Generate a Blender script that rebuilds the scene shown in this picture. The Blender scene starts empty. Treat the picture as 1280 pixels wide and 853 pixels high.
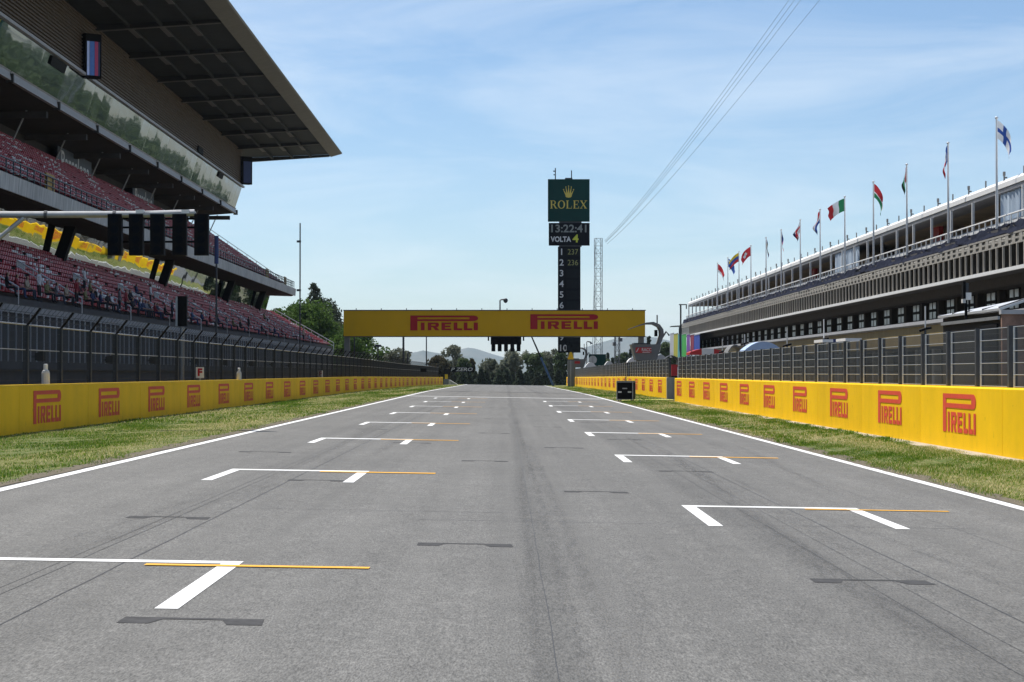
import bpy, bmesh, math, random
import numpy as np
from mathutils import Vector, Matrix

random.seed(7)
rng = np.random.default_rng(7)
S = bpy.context.scene
COL = S.collection
rad = math.radians

# ---------------------------------------------------------------- camera
EYE = 1.527          # eye height over the track centre
F = 2750.0           # focal length in photograph pixels
VX, VY = 632.0, 466.5   # vanishing point of the straight
cam = bpy.data.cameras.new('camera')
cam.sensor_width = 36.0
cam.lens = F / 1280 * 36
cam.clip_start = 0.1
cam.clip_end = 40000
camo = bpy.data.objects.new('camera', cam)
COL.objects.link(camo)
camo.location = (0, 0, EYE)
camo.rotation_euler = (rad(90) + math.atan((VY - 426.5) / F), 0, -math.atan((640 - VX) / F))
S.camera = camo

# ---------------------------------------------------------------- light
TX, TY = 0.36, 0.40      # the sun stands ahead and to the left
sun_dir = Vector((-TX, TY, 1)).normalized()
sl = bpy.data.lights.new('sun', 'SUN')
sl.energy = 4.0
sl.angle = rad(0.53)
sl.color = (1.0, 0.955, 0.89)
so = bpy.data.objects.new('sun', sl)
COL.objects.link(so)
so.location = (-60, 60, 150)
so.rotation_euler = sun_dir.to_track_quat('Z', 'Y').to_euler()

W = bpy.data.worlds.new('World')
S.world = W
W.use_nodes = True
wt = W.node_tree
wt.nodes.clear()
wo = wt.nodes.new('ShaderNodeOutputWorld')
bg = wt.nodes.new('ShaderNodeBackground')
sky = wt.nodes.new('ShaderNodeTexSky')
sky.sky_type = 'NISHITA'
sky.sun_disc = False
sky.sun_elevation = math.asin(sun_dir.z)
sky.sun_rotation = math.atan2(sun_dir.x, sun_dir.y)
sky.air_density = 1.0
sky.dust_density = 0.05
sky.ozone_density = 4.5
sky.altitude = 1200
tc = wt.nodes.new('ShaderNodeTexCoord')
mp = wt.nodes.new('ShaderNodeMapping')
mp.inputs['Rotation'].default_value = (0.0, 0.25, 0.12)
mp.inputs['Scale'].default_value = (5.0, 5.0, 26.0)
nz = wt.nodes.new('ShaderNodeTexNoise')
nz.inputs['Scale'].default_value = 1.0
nz.inputs['Detail'].default_value = 8
nz.inputs['Roughness'].default_value = 0.62
nz.inputs['Distortion'].default_value = 0.7
cr = wt.nodes.new('ShaderNodeValToRGB')
cr.color_ramp.elements[0].position = 0.44
cr.color_ramp.elements[0].color = (0, 0, 0, 1)
cr.color_ramp.elements[1].position = 0.80
cr.color_ramp.elements[1].color = (0.42, 0.42, 0.42, 1)
mx = wt.nodes.new('ShaderNodeMixRGB')
mx.inputs[2].default_value = (8.6, 9.2, 9.6, 1)
wt.links.new(tc.outputs['Generated'], mp.inputs['Vector'])
wt.links.new(mp.outputs[0], nz.inputs['Vector'])
wt.links.new(nz.outputs[0], cr.inputs[0])
wt.links.new(cr.outputs[0], mx.inputs[0])
wt.links.new(sky.outputs[0], mx.inputs[1])
wt.links.new(mx.outputs[0], bg.inputs[0])
bg.inputs[1].default_value = 0.08
wt.links.new(bg.outputs[0], wo.inputs[0])

S.view_settings.view_transform = 'Standard'
S.view_settings.look = 'None'
S.view_settings.exposure = 0.6
S.view_settings.gamma = 1.0
S.cycles.max_bounces = 6
S.cycles.transparent_max_bounces = 16
S.cycles.use_denoising = True

# ---------------------------------------------------------------- helpers
def pt(x, y, d):
    """the place at distance d that the photograph shows at pixel x, y"""
    return Vector(((x - VX) / F * d, d, EYE + (VY - y) / F * d))

def gd(x, y):
    """the spot on the cambered track seen at pixel x, y"""
    d = EYE * F / ((y - VY) - 0.0165 * (x - VX))
    return (x - VX) / F * d, d

def prof(y):
    """height of the ground along the straight: level, easing down, then over a crest"""
    if y <= 150: return 0.0
    if y <= 190: return -0.000027 * (y - 150) ** 2
    if y <= 350: return -0.0432 - 0.00216 * (y - 190)
    if y <= 366: return -0.3888 - 0.00216 * (y - 350) - 0.00055 * (y - 350) ** 2
    return max(-0.564 - 0.020 * (y - 366), -9.0)

def gz(x, y):
    c = -0.0165 * x
    if x < -6.4: c = 0.1056
    if x > 6.4: c = -0.1056 + 0.05 * min(1.0, (x - 6.4) / 2.0)
    if abs(x) > 13: c *= max(0.0, 1 - (abs(x) - 13) / 8)
    return prof(y) + c

def tag(o, label=None, cat=None, group=None, kind=None):
    if label: o['label'] = label
    if cat: o['category'] = cat
    if group: o['group'] = group
    if kind: o['kind'] = kind
    return o

def link(name, me, parent=None, loc=(0, 0, 0), rz=0.0):
    o = bpy.data.objects.new(name, me)
    COL.objects.link(o)
    o.location = loc
    o.rotation_euler = (0, 0, rz)
    if parent: o.parent = parent
    return o

def thing(name, label, cat, loc=(0, 0, 0), rz=0.0, group=None):
    return tag(link(name, None, None, loc, rz), label, cat, group)

class MB:
    """collects faces of one mesh"""
    def __init__(s):
        s.v = []; s.f = []; s.m = []; s.mi = 0; s.smooth = False
    def add(s, vs, fs):
        b = len(s.v)
        s.v += [tuple(p) for p in vs]
        s.f += [tuple(b + i for i in f) for f in fs]
        s.m += [s.mi] * len(fs)
        return s
    def box(s, x0, x1, y0, y1, z0, z1):
        return s.add([(x0,y0,z0),(x1,y0,z0),(x1,y1,z0),(x0,y1,z0),(x0,y0,z1),(x1,y0,z1),(x1,y1,z1),(x0,y1,z1)],
                     [(0,3,2,1),(4,5,6,7),(0,1,5,4),(1,2,6,5),(2,3,7,6),(3,0,4,7)])
    def cbox(s, c, sx, sy, sz):
        return s.box(c[0]-sx/2, c[0]+sx/2, c[1]-sy/2, c[1]+sy/2, c[2]-sz/2, c[2]+sz/2)
    def tube(s, p, q, r, n=6, r2=None, cap=True):
        p = Vector(p); q = Vector(q); r2 = r if r2 is None else r2
        d = (q - p).normalized()
        a = d.cross(Vector((0, 0, 1)) if abs(d.z) < 0.9 else Vector((1, 0, 0))).normalized()
        b = d.cross(a)
        vs = []
        for (c, rr) in ((p, r), (q, r2)):
            for k in range(n):
                t = 2 * math.pi * (k + 0.5) / n
                vs.append(c + a * (rr * math.cos(t)) + b * (rr * math.sin(t)))
        fs = [(k, n + k, n + (k + 1) % n, (k + 1) % n) for k in range(n)]
        if cap: fs += [tuple(range(n)), tuple(range(2 * n - 1, n - 1, -1))]
        return s.add(vs, fs)
    def path(s, pts, r, n=6):
        """one continuous tube through the points; r a number or a list"""
        pts = [Vector(p) for p in pts]
        R = r if isinstance(r, (list, tuple)) else [r] * len(pts)
        vs = []
        for i, p in enumerate(pts):
            d = (pts[min(i + 1, len(pts) - 1)] - pts[max(i - 1, 0)]).normalized()
            a = d.cross(Vector((0, 0, 1)) if abs(d.z) < 0.95 else Vector((1, 0, 0))).normalized()
            b = d.cross(a)
            for k in range(n):
                t = 2 * math.pi * (k + 0.5) / n
                vs.append(p + a * (R[i] * math.cos(t)) + b * (R[i] * math.sin(t)))
        fs = []
        for i in range(len(pts) - 1):
            for k in range(n):
                fs.append((i*n+k, (i+1)*n+k, (i+1)*n+(k+1) % n, i*n+(k+1) % n))
        L = (len(pts) - 1) * n
        fs += [tuple(range(n)), tuple(range(L + n - 1, L - 1, -1))]
        return s.add(vs, fs)
    def prism_y(s, prof_, y0, y1):
        """profile [(x,z)...] carried along y"""
        n = len(prof_)
        vs = [(x, y0, z) for x, z in prof_] + [(x, y1, z) for x, z in prof_]
        fs = [(k, n + k, n + (k + 1) % n, (k + 1) % n) for k in range(n)]
        fs += [tuple(range(n)), tuple(range(2 * n - 1, n - 1, -1))]
        return s.add(vs, fs)
    def plate(s, poly, y, t=0.01, x0=0.0, z0=0.0, k=1.0):
        """polygon [(x,z)] in a plane facing the camera, front at y - t"""
        n = len(poly)
        vs = [(x0 + a * k, y - t, z0 + b * k) for a, b in poly] + [(x0 + a * k, y, z0 + b * k) for a, b in poly]
        fs = [tuple(range(n)), tuple(range(2 * n - 1, n - 1, -1))]
        fs += [(k_, n + k_, n + (k_ + 1) % n, (k_ + 1) % n) for k_ in range(n)]
        return s.add(vs, fs)
    def mesh(s, name, mats):
        me = bpy.data.meshes.new(name)
        me.from_pydata(s.v, [], s.f)
        if not isinstance(mats, (list, tuple)): mats = [mats]
        for m in mats: me.materials.append(m)
        if len(mats) > 1: me.polygons.foreach_set('material_index', s.m)
        bm = bmesh.new(); bm.from_mesh(me)
        bmesh.ops.recalc_face_normals(bm, faces=bm.faces)
        bm.to_mesh(me); bm.free()
        if s.smooth: me.polygons.foreach_set('use_smooth', [True] * len(me.polygons))
        me.update()
        return me
    def build(s, name, mats, parent=None, loc=(0, 0, 0), rz=0.0, **kw):
        return tag(link(name, s.mesh(name, mats), parent, loc, rz), **kw)

def bulk(name, V, Fc, mat, parent=None, kind=None):
    """big mesh from arrays of quads or triangles"""
    me = bpy.data.meshes.new(name)
    n, k = Fc.shape
    me.vertices.add(len(V)); me.vertices.foreach_set('co', V.astype(np.float32).ravel())
    me.loops.add(n * k); me.loops.foreach_set('vertex_index', Fc.astype(np.int32).ravel())
    me.polygons.add(n)
    me.polygons.foreach_set('loop_start', np.arange(0, n * k, k, dtype=np.int32))
    me.update(calc_edges=True); me.validate()
    me.materials.append(mat)
    return tag(link(name, me, parent), kind=kind)

BV = np.array([(0,0,0),(1,0,0),(1,1,0),(0,1,0),(0,0,1),(1,0,1),(1,1,1),(0,1,1)], float)
BF = np.array([(0,3,2,1),(4,5,6,7),(0,1,5,4),(1,2,6,5),(2,3,7,6),(3,0,4,7)])
def boxes(lo, size):
    """arrays of axis boxes -> vertices and faces"""
    lo = np.asarray(lo, float); size = np.broadcast_to(np.asarray(size, float), lo.shape)
    V = (lo[:, None, :] + BV[None] * size[:, None, :]).reshape(-1, 3)
    Fc = (BF[None] + 8 * np.arange(len(lo))[:, None, None]).reshape(-1, 4)
    return V, Fc

# ---------------------------------------------------------------- materials
def mat(name, color, rough=0.7, metal=0.0, var=0.12, scale=3.0, bump=0.0, bscale=40.0, rand=0.0, spec=0.4, streak=0.0, emit=0.0, speck=0.0):
    m = bpy.data.materials.new(name); m.use_nodes = True
    nt = m.node_tree; N = nt.nodes; L = nt.links
    b = N['Principled BSDF']
    b.inputs['Roughness'].default_value = rough
    b.inputs['Metallic'].default_value = metal
    b.inputs['Specular IOR Level'].default_value = spec
    co = N.new('ShaderNodeTexCoord')
    no = N.new('ShaderNodeTexNoise'); no.inputs['Scale'].default_value = scale; no.inputs['Detail'].default_value = 6
    no.inputs['Roughness'].default_value = 0.65
    L.new(co.outputs['Object'], no.inputs['Vector'])
    r = N.new('ShaderNodeMapRange')
    r.inputs[1].default_value = 0.3; r.inputs[2].default_value = 0.7
    r.inputs[3].default_value = 1 - var; r.inputs[4].default_value = 1 + var
    L.new(no.outputs[0], r.inputs[0])
    fac = r.outputs[0]
    def mul(a, b_):
        q = N.new('ShaderNodeMath'); q.operation = 'MULTIPLY'
        L.new(a, q.inputs[0]); L.new(b_, q.inputs[1]); return q.outputs[0]
    if streak:
        mp_ = N.new('ShaderNodeMapping'); mp_.inputs['Scale'].default_value = (2.2, 2.2, 0.12)
        L.new(co.outputs['Object'], mp_.inputs[0])
        n2 = N.new('ShaderNodeTexNoise'); n2.inputs['Scale'].default_value = 1.6; n2.inputs['Detail'].default_value = 4
        L.new(mp_.outputs[0], n2.inputs[0])
        r2 = N.new('ShaderNodeMapRange'); r2.inputs[1].default_value = 0.45; r2.inputs[2].default_value = 0.75
        r2.inputs[3].default_value = 1.0; r2.inputs[4].default_value = 1 - streak
        L.new(n2.outputs[0], r2.inputs[0]); fac = mul(fac, r2.outputs[0])
    if speck:       # chips, scuffs and grime near the ground
        for sc_, lo_, st_ in ((9.0, .665, speck), (2.2, .64, speck * .35)):
            n4 = N.new('ShaderNodeTexNoise'); n4.inputs['Scale'].default_value = sc_; n4.inputs['Detail'].default_value = 5; n4.inputs['Roughness'].default_value = .7
            L.new(co.outputs['Object'], n4.inputs[0])
            r4 = N.new('ShaderNodeMapRange'); r4.inputs[1].default_value = lo_; r4.inputs[2].default_value = lo_ + .05
            r4.inputs[3].default_value = 1.0; r4.inputs[4].default_value = 1 - st_
            L.new(n4.outputs[0], r4.inputs[0]); fac = mul(fac, r4.outputs[0])
    if rand:
        oi = N.new('ShaderNodeObjectInfo')
        r3 = N.new('ShaderNodeMapRange'); r3.inputs[3].default_value = 1 - rand; r3.inputs[4].default_value = 1 + rand
        L.new(oi.outputs['Random'], r3.inputs[0]); fac = mul(fac, r3.outputs[0])
    vm = N.new('ShaderNodeVectorMath'); vm.operation = 'SCALE'
    vm.inputs[0].default_value = color[:3]
    L.new(fac, vm.inputs['Scale']); L.new(vm.outputs[0], b.inputs['Base Color'])
    if bump:
        nb = N.new('ShaderNodeTexNoise'); nb.inputs['Scale'].default_value = bscale; nb.inputs['Detail'].default_value = 3
        L.new(co.outputs['Object'], nb.inputs[0])
        bp = N.new('ShaderNodeBump'); bp.inputs['Strength'].default_value = bump; bp.inputs['Distance'].default_value = 0.02
        L.new(nb.outputs[0], bp.inputs['Height']); L.new(bp.outputs[0], b.inputs['Normal'])
    if emit:
        L.new(vm.outputs[0], b.inputs['Emission Color']); b.inputs['Emission Strength'].default_value = emit
    return m

M = {}
M['concrete'] = mat('concrete', (0.34, 0.33, 0.31), 0.85, var=0.18, scale=1.2, bump=0.2, streak=0.3)
M['concrete_light'] = mat('concrete_light', (0.52, 0.51, 0.48), 0.8, var=0.12, scale=0.8, streak=0.35, rand=0.06)
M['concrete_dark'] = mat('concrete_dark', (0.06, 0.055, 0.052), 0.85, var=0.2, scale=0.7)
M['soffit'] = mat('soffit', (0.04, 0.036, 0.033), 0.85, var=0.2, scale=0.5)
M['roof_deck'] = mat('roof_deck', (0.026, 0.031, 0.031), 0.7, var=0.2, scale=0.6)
M['roof_lip'] = mat('roof_lip', (0.20, 0.185, 0.155), 0.6, var=0.1, scale=0.8, streak=0.15)
M['girder'] = mat('girder', (0.032, 0.032, 0.032), 0.6, var=0.15)
M['flange'] = mat('flange', (0.16, 0.15, 0.14), 0.6, var=0.1)
M['slat'] = mat('slat', (0.115, 0.082, 0.056), 0.6, metal=0.0, var=0.1, scale=0.8)
M['grey_trim'] = mat('grey_trim', (0.42, 0.42, 0.43), 0.5, var=0.1)
M['yellow'] = mat('barrier_yellow', (0.93, 0.56, 0.005), 0.65, spec=0.12, var=0.08, scale=0.8, streak=0.025, bump=0.12, bscale=25, rand=0.05, speck=0.55)
M['banner_yellow'] = mat('banner_yellow', (0.70, 0.40, 0.004), 0.75, var=0.05, scale=0.6, bump=0.3, bscale=0.8)
M['logo_red'] = mat('logo_red', (0.72, 0.07, 0.028), 0.65, var=0.1, scale=2)
M['banner_red'] = mat('banner_red', (0.42, 0.012, 0.022), 0.7, var=0.05)
M['seat_red'] = mat('seat_red', (0.36, 0.03, 0.038), 0.5, var=0.35, scale=0.7)
M['seat_white'] = mat('seat_white', (0.62, 0.58, 0.56), 0.5, var=0.15)
M['steel'] = mat('galvanised_steel', (0.36, 0.37, 0.38), 0.45, metal=0.6, var=0.15, scale=4)
M['mast_grey'] = mat('mast_grey', (0.20, 0.205, 0.21), 0.6, var=0.15)
M['steel_light'] = mat('pale_steel', (0.6, 0.61, 0.62), 0.4, metal=0.4, var=0.1)
M['dark_steel'] = mat('dark_steel', (0.06, 0.065, 0.075), 0.5, metal=0.3, var=0.2)
M['post_dark'] = mat('dark_post', (0.035, 0.04, 0.047), 0.6, var=0.2, spec=.2)
M['wire'] = mat('fence_wire', (0.12, 0.125, 0.125), 0.5, metal=0.3, var=0.2, scale=0.5)
M['black'] = mat('matt_black', (0.006, 0.006, 0.007), 0.7, var=0.2, spec=0.12)
M['wire_dark'] = mat('dark_fence_wire', (0.05, 0.055, 0.06), 0.6, var=0.2, scale=0.5, spec=.2)
M['black_panel'] = mat('black_panel', (0.005, 0.007, 0.011), 0.85, var=0.2, spec=.06)
M['white'] = mat('white_paint', (0.78, 0.78, 0.76), 0.55, var=0.05)
M['offwhite'] = mat('off_white', (0.6, 0.6, 0.58), 0.6, var=0.08)
M['tan_metal'] = mat('tan_rail', (0.50, 0.46, 0.39), 0.6, var=0.12, scale=2, rand=0.08)
M['beige_wall'] = mat('beige_wall', (0.66, 0.55, 0.40), 0.8, var=0.15, scale=0.4)
M['olive_fascia'] = mat('olive_fascia', (0.33, 0.24, 0.09), 0.7, var=0.15, scale=0.5, streak=0.2)
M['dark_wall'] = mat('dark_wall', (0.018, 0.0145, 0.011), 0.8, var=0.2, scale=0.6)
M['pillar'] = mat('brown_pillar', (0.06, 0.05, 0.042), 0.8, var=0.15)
M['pane'] = mat('window_pane', (0.85, 0.9, 0.95), 0.25, var=0.2, scale=0.6, rand=0.25)  # pale base colour stands in for bright sky and daylight in the glass
M['glass_dark'] = mat('dark_glass', (0.02, 0.025, 0.03), 0.08, var=0.1, spec=0.8)
M['curtain'] = mat('pale_blue_curtain', (0.5, 0.6, 0.7), 0.8, var=0.12, scale=0.8)
M['tarp'] = mat('navy_tarpaulin', (0.018, 0.021, 0.036), 0.9, var=0.4, spec=0.04, scale=1.2, bump=0.6, bscale=3)
M['mesh_grey'] = mat('grey_lattice', (0.34, 0.32, 0.28), 0.7, var=0.2, scale=3)
M['red'] = mat('red_paint', (0.55, 0.03, 0.03), 0.5, var=0.1)
M['blue_tent'] = mat('pale_blue_canvas', (0.42, 0.55, 0.78), 0.6, var=0.1, scale=0.8)
M['navy'] = mat('navy_paint', (0.03, 0.05, 0.16), 0.5, var=0.1)
M['blue_crane'] = mat('blue_paint', (0.04, 0.10, 0.22), 0.6, var=0.2)
M['green_panel'] = mat('deep_green_panel', (0.003, 0.042, 0.036), 0.7, spec=.1, var=0.12, scale=0.6)
M['gold'] = mat('gold_lettering', (0.62, 0.5, 0.09), 0.5, var=0.05)
M['digit_white'] = mat('white_digits', (0.62, 0.63, 0.64), 0.5, var=0.05)
M['digit_grey'] = mat('grey_digits', (0.22, 0.24, 0.23), 0.5, var=0.05)
M['digit_yellow'] = mat('yellow_digits', (0.55, 0.6, 0.05), 0.5, var=0.05)
M['digit_dim'] = mat('dim_yellow_digits', (0.26, 0.27, 0.08), 0.5, var=0.05)
M['cell'] = mat('unlit_row', (0.010, 0.013, 0.016), 0.8, var=0.1, spec=.06)
M['grey_cabin'] = mat('grey_cladding', (0.20, 0.20, 0.195), 0.6, var=0.1)
M['yellow_sign'] = mat('warning_yellow', (0.8, 0.5, 0.01), 0.5, var=0.05)
M['line_white'] = mat('track_white', (0.80, 0.80, 0.78), 0.6, var=0.10, scale=5, speck=0.4)
M['line_yellow'] = mat('track_yellow', (0.85, 0.42, 0.02), 0.6, var=0.12, scale=6, speck=0.4)
M['line_old'] = mat('blacked_out_paint', (0.062, 0.061, 0.061), 0.8, spec=.15, var=0.3, scale=14)
M['seam'] = mat('bitumen_seam', (0.035, 0.035, 0.036), 0.6, var=0.3, scale=8)
M['bark'] = mat('bark', (0.10, 0.075, 0.055), 0.9, var=0.3, scale=4)
M['bark_pale'] = mat('pale_bark', (0.34, 0.31, 0.27), 0.9, var=0.2, scale=4)
M['hose'] = mat('yellow_green_strip', (0.62, 0.62, 0.12), 0.6, var=0.1)
M['canvas_white'] = mat('white_canvas', (0.8, 0.8, 0.8), 0.6, var=0.05)
M['rust_board'] = mat('brown_printed_board', (0.26, 0.16, 0.12), 0.7, var=0.55, scale=1.6)
M['slate'] = mat('slate_banner', (0.10, 0.12, 0.15), 0.6, var=0.1)
M['sign_text'] = mat('pale_lettering', (0.72, 0.74, 0.76), 0.6, var=0.05)
M['ochre'] = mat('ochre_board', (0.42, 0.27, 0.07), 0.7, var=0.1)
M['teal_glass'] = mat('teal_glass', (0.25, 0.42, 0.42), 0.1, var=0.1, spec=0.8)
for nm, c in dict(f_white=(.8,.8,.8), f_blue=(.03,.09,.36), f_red=(.6,.03,.04), f_green=(.02,.24,.09), f_black=(.02,.02,.025),
                  f_yellow=(.75,.55,.03), f_navy=(.02,.03,.14)).items():
    M[nm] = mat(nm + '_cloth', c, 0.8, var=0.06)

def glass_mirror(dist):
    m = bpy.data.materials.new('mirror_glass'); m.use_nodes = True
    N = m.node_tree.nodes; L = m.node_tree.links
    b = N['Principled BSDF']
    b.inputs['Base Color'].default_value = (0.50, 0.56, 0.55, 1)
    b.inputs['Metallic'].default_value = 1.0
    b.inputs['Roughness'].default_value = 0.02
    co = N.new('ShaderNodeTexCoord')
    mp_ = N.new('ShaderNodeMapping'); mp_.inputs['Scale'].default_value = (1, 0.11, 0.22)
    no = N.new('ShaderNodeTexNoise'); no.inputs['Scale'].default_value = 1.0; no.inputs['Detail'].default_value = 2
    bp = N.new('ShaderNodeBump'); bp.inputs['Strength'].default_value = 1.0; bp.inputs['Distance'].default_value = dist
    ge = N.new('ShaderNodeNewGeometry'); L.new(ge.outputs['Position'], mp_.inputs[0]); L.new(mp_.outputs[0], no.inputs[0])
    L.new(no.outputs[0], bp.inputs['Height']); L.new(bp.outputs[0], b.inputs['Normal'])
    return m
M['mirror'] = glass_mirror(.020); M['mirror_upper'] = glass_mirror(.016)

def asphalt(name, track=True):
    m = bpy.data.materials.new(name); m.use_nodes = True
    N = m.node_tree.nodes; L = m.node_tree.links
    b = N['Principled BSDF']; b.inputs['Roughness'].default_value = 0.75; b.inputs['Specular IOR Level'].default_value = 0.25
    co = N.new('ShaderNodeTexCoord')
    def noise(sc, scale=(1, 1, 1), det=4, rough=0.6):
        mp_ = N.new('ShaderNodeMapping'); mp_.inputs['Scale'].default_value = scale
        L.new(co.outputs['Object'], mp_.inputs[0])
        n = N.new('ShaderNodeTexNoise'); n.inputs['Scale'].default_value = sc; n.inputs['Detail'].default_value = det
        n.inputs['Roughness'].default_value = rough
        L.new(mp_.outputs[0], n.inputs[0]); return n.outputs[0]
    def rng_(a, i0, i1, o0, o1):
        r = N.new('ShaderNodeMapRange'); L.new(a, r.inputs[0])
        for k, v in zip((1, 2, 3, 4), (i0, i1, o0, o1)): r.inputs[k].default_value = v
        return r.outputs[0]
    def mul(a, c):
        q = N.new('ShaderNodeMath'); q.operation = 'MULTIPLY'; L.new(a, q.inputs[0]); L.new(c, q.inputs[1]); return q.outputs[0]
    f = rng_(noise(0.35, (1, 0.35, 1), 5), 0.3, 0.7, 0.90, 1.10)
    f = mul(f, rng_(noise(88, (1, .16, 1), 2, 0.8), 0.3, 0.7, 0.50, 1.50))
    f = mul(f, rng_(noise(24, (1, .2, 1), 3, 0.8), 0.3, 0.7, 0.86, 1.14))
    f = mul(f, rng_(noise(1.7, (1, .6, 1), 6, .75), 0.3, 0.7, 0.90, 1.09))
    f = mul(f, rng_(noise(7, (1, .4, 1), 5, .8), 0.32, 0.68, 0.90, 1.09))
    if track:
        # long worn strips and rubber laid along the driving lines
        f = mul(f, rng_(noise(1.0, (1.6, 0.012, 1), 5, 0.7), 0.3, 0.7, 0.86, 1.12))
        sx = N.new('ShaderNodeSeparateXYZ'); L.new(co.outputs['Object'], sx.inputs[0])
        wob = noise(0.06, (0, 1, 0), 2)
        ad = N.new('ShaderNodeMath'); ad.operation = 'MULTIPLY_ADD'
        L.new(wob, ad.inputs[0]); ad.inputs[1].default_value = 0.5; L.new(sx.outputs[0], ad.inputs[2])
        u = rng_(ad.outputs[0], -6.0, 6.5, 0, 1)
        cr_ = N.new('ShaderNodeValToRGB'); L.new(u, cr_.inputs[0])
        e = cr_.color_ramp.elements
        e[0].position = 0; e[0].color = (1.04,) * 3 + (1,); e[1].position = 1; e[1].color = (1.05,) * 3 + (1,)
        for x, v in ((-3.9, 1.0), (-3.3, .93), (-2.8, 1.0), (-1.2, 1.02), (-0.2, 1.0), (0.36, .98), (0.44, .80), (0.60, .82), (0.70, .97),
                     (2.4, 1.0), (2.75, .84), (2.95, .86), (3.15, 1.0), (3.5, .95), (3.95, 1.02)):
            q = e.new((x + 6.0) / 12.5); q.color = (v, v, v, 1)
        f = mul(f, cr_.outputs[0])
    vm = N.new('ShaderNodeVectorMath'); vm.operation = 'SCALE'; vm.inputs[0].default_value = (0.143, 0.140, 0.130) if track else (0.13, 0.13, 0.128)
    L.new(f, vm.inputs['Scale']); L.new(vm.outputs[0], b.inputs['Base Color'])
    bp = N.new('ShaderNodeBump'); bp.inputs['Strength'].default_value = 0.5; bp.inputs['Distance'].default_value = 0.006
    L.new(noise(90, det=2), bp.inputs['Height']); L.new(bp.outputs[0], b.inputs['Normal'])
    return m
M['asphalt'] = asphalt('track_asphalt'); M['asphalt2'] = asphalt('lane_asphalt', False)

def two_tone(name, c1, c2, c3, s1, s2, rough=0.9, scale=(1, 1, 1), leaf=False, rand=0.0):
    m = bpy.data.materials.new(name); m.use_nodes = True
    N = m.node_tree.nodes; L = m.node_tree.links
    b = N['Principled BSDF']; b.inputs['Roughness'].default_value = rough; b.inputs['Specular IOR Level'].default_value = 0.25
    co = N.new('ShaderNodeTexCoord')
    mp_ = N.new('ShaderNodeMapping'); mp_.inputs['Scale'].default_value = scale; L.new(co.outputs['Object'], mp_.inputs[0])
    n1 = N.new('ShaderNodeTexNoise'); n1.inputs['Scale'].default_value = s1; n1.inputs['Detail'].default_value = 5
    n2 = N.new('ShaderNodeTexNoise'); n2.inputs['Scale'].default_value = s2; n2.inputs['Detail'].default_value = 3
    L.new(mp_.outputs[0], n1.inputs[0]); L.new(mp_.outputs[0], n2.inputs[0])
    r1 = N.new('ShaderNodeMapRange'); L.new(n1.outputs[0], r1.inputs[0]); r1.inputs[1].default_value = 0.38; r1.inputs[2].default_value = 0.62
    r2 = N.new('ShaderNodeMapRange'); L.new(n2.outputs[0], r2.inputs[0]); r2.inputs[1].default_value = 0.40; r2.inputs[2].default_value = 0.66
    a = N.new('ShaderNodeMixRGB'); a.inputs[1].default_value = c1 + (1,); a.inputs[2].default_value = c2 + (1,); L.new(r1.outputs[0], a.inputs[0])
    d = N.new('ShaderNodeMixRGB'); L.new(a.outputs[0], d.inputs[1]); d.inputs[2].default_value = c3 + (1,)
    h = N.new('ShaderNodeMath'); h.operation = 'MULTIPLY'; h.inputs[1].default_value = 0.6; L.new(r2.outputs[0], h.inputs[0]); L.new(h.outputs[0], d.inputs[0])
    out = d.outputs[0]
    if rand:
        oi = N.new('ShaderNodeObjectInfo'); r3 = N.new('ShaderNodeMapRange'); r3.inputs[3].default_value = 1 - rand; r3.inputs[4].default_value = 1 + rand
        L.new(oi.outputs['Random'], r3.inputs[0])
        vm = N.new('ShaderNodeVectorMath'); vm.operation = 'SCALE'; L.new(out, vm.inputs[0]); L.new(r3.outputs[0], vm.inputs['Scale']); out = vm.outputs[0]
    L.new(out, b.inputs['Base Color'])
    if leaf:
        tr = N.new('ShaderNodeBsdfTranslucent'); L.new(out, tr.inputs[0])
        ms = N.new('ShaderNodeMixShader'); ms.inputs[0].default_value = 0.35
        L.new(b.outputs[0], ms.inputs[1]); L.new(tr.outputs[0], ms.inputs[2])
        L.new(ms.outputs[0], N['Material Output'].inputs[0])
    return m
M['verge'] = two_tone('verge_grass', (0.06, 0.10, 0.012), (0.15, 0.15, 0.035), (0.24, 0.21, 0.09), 0.55, 9, scale=(1, 0.10, 1))
M['blade'] = two_tone('grass_blades', (0.10, 0.19, 0.016), (0.25, 0.27, 0.045), (0.56, 0.50, 0.22), 0.55, 28, scale=(1, 0.10, 1), leaf=True)
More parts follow.
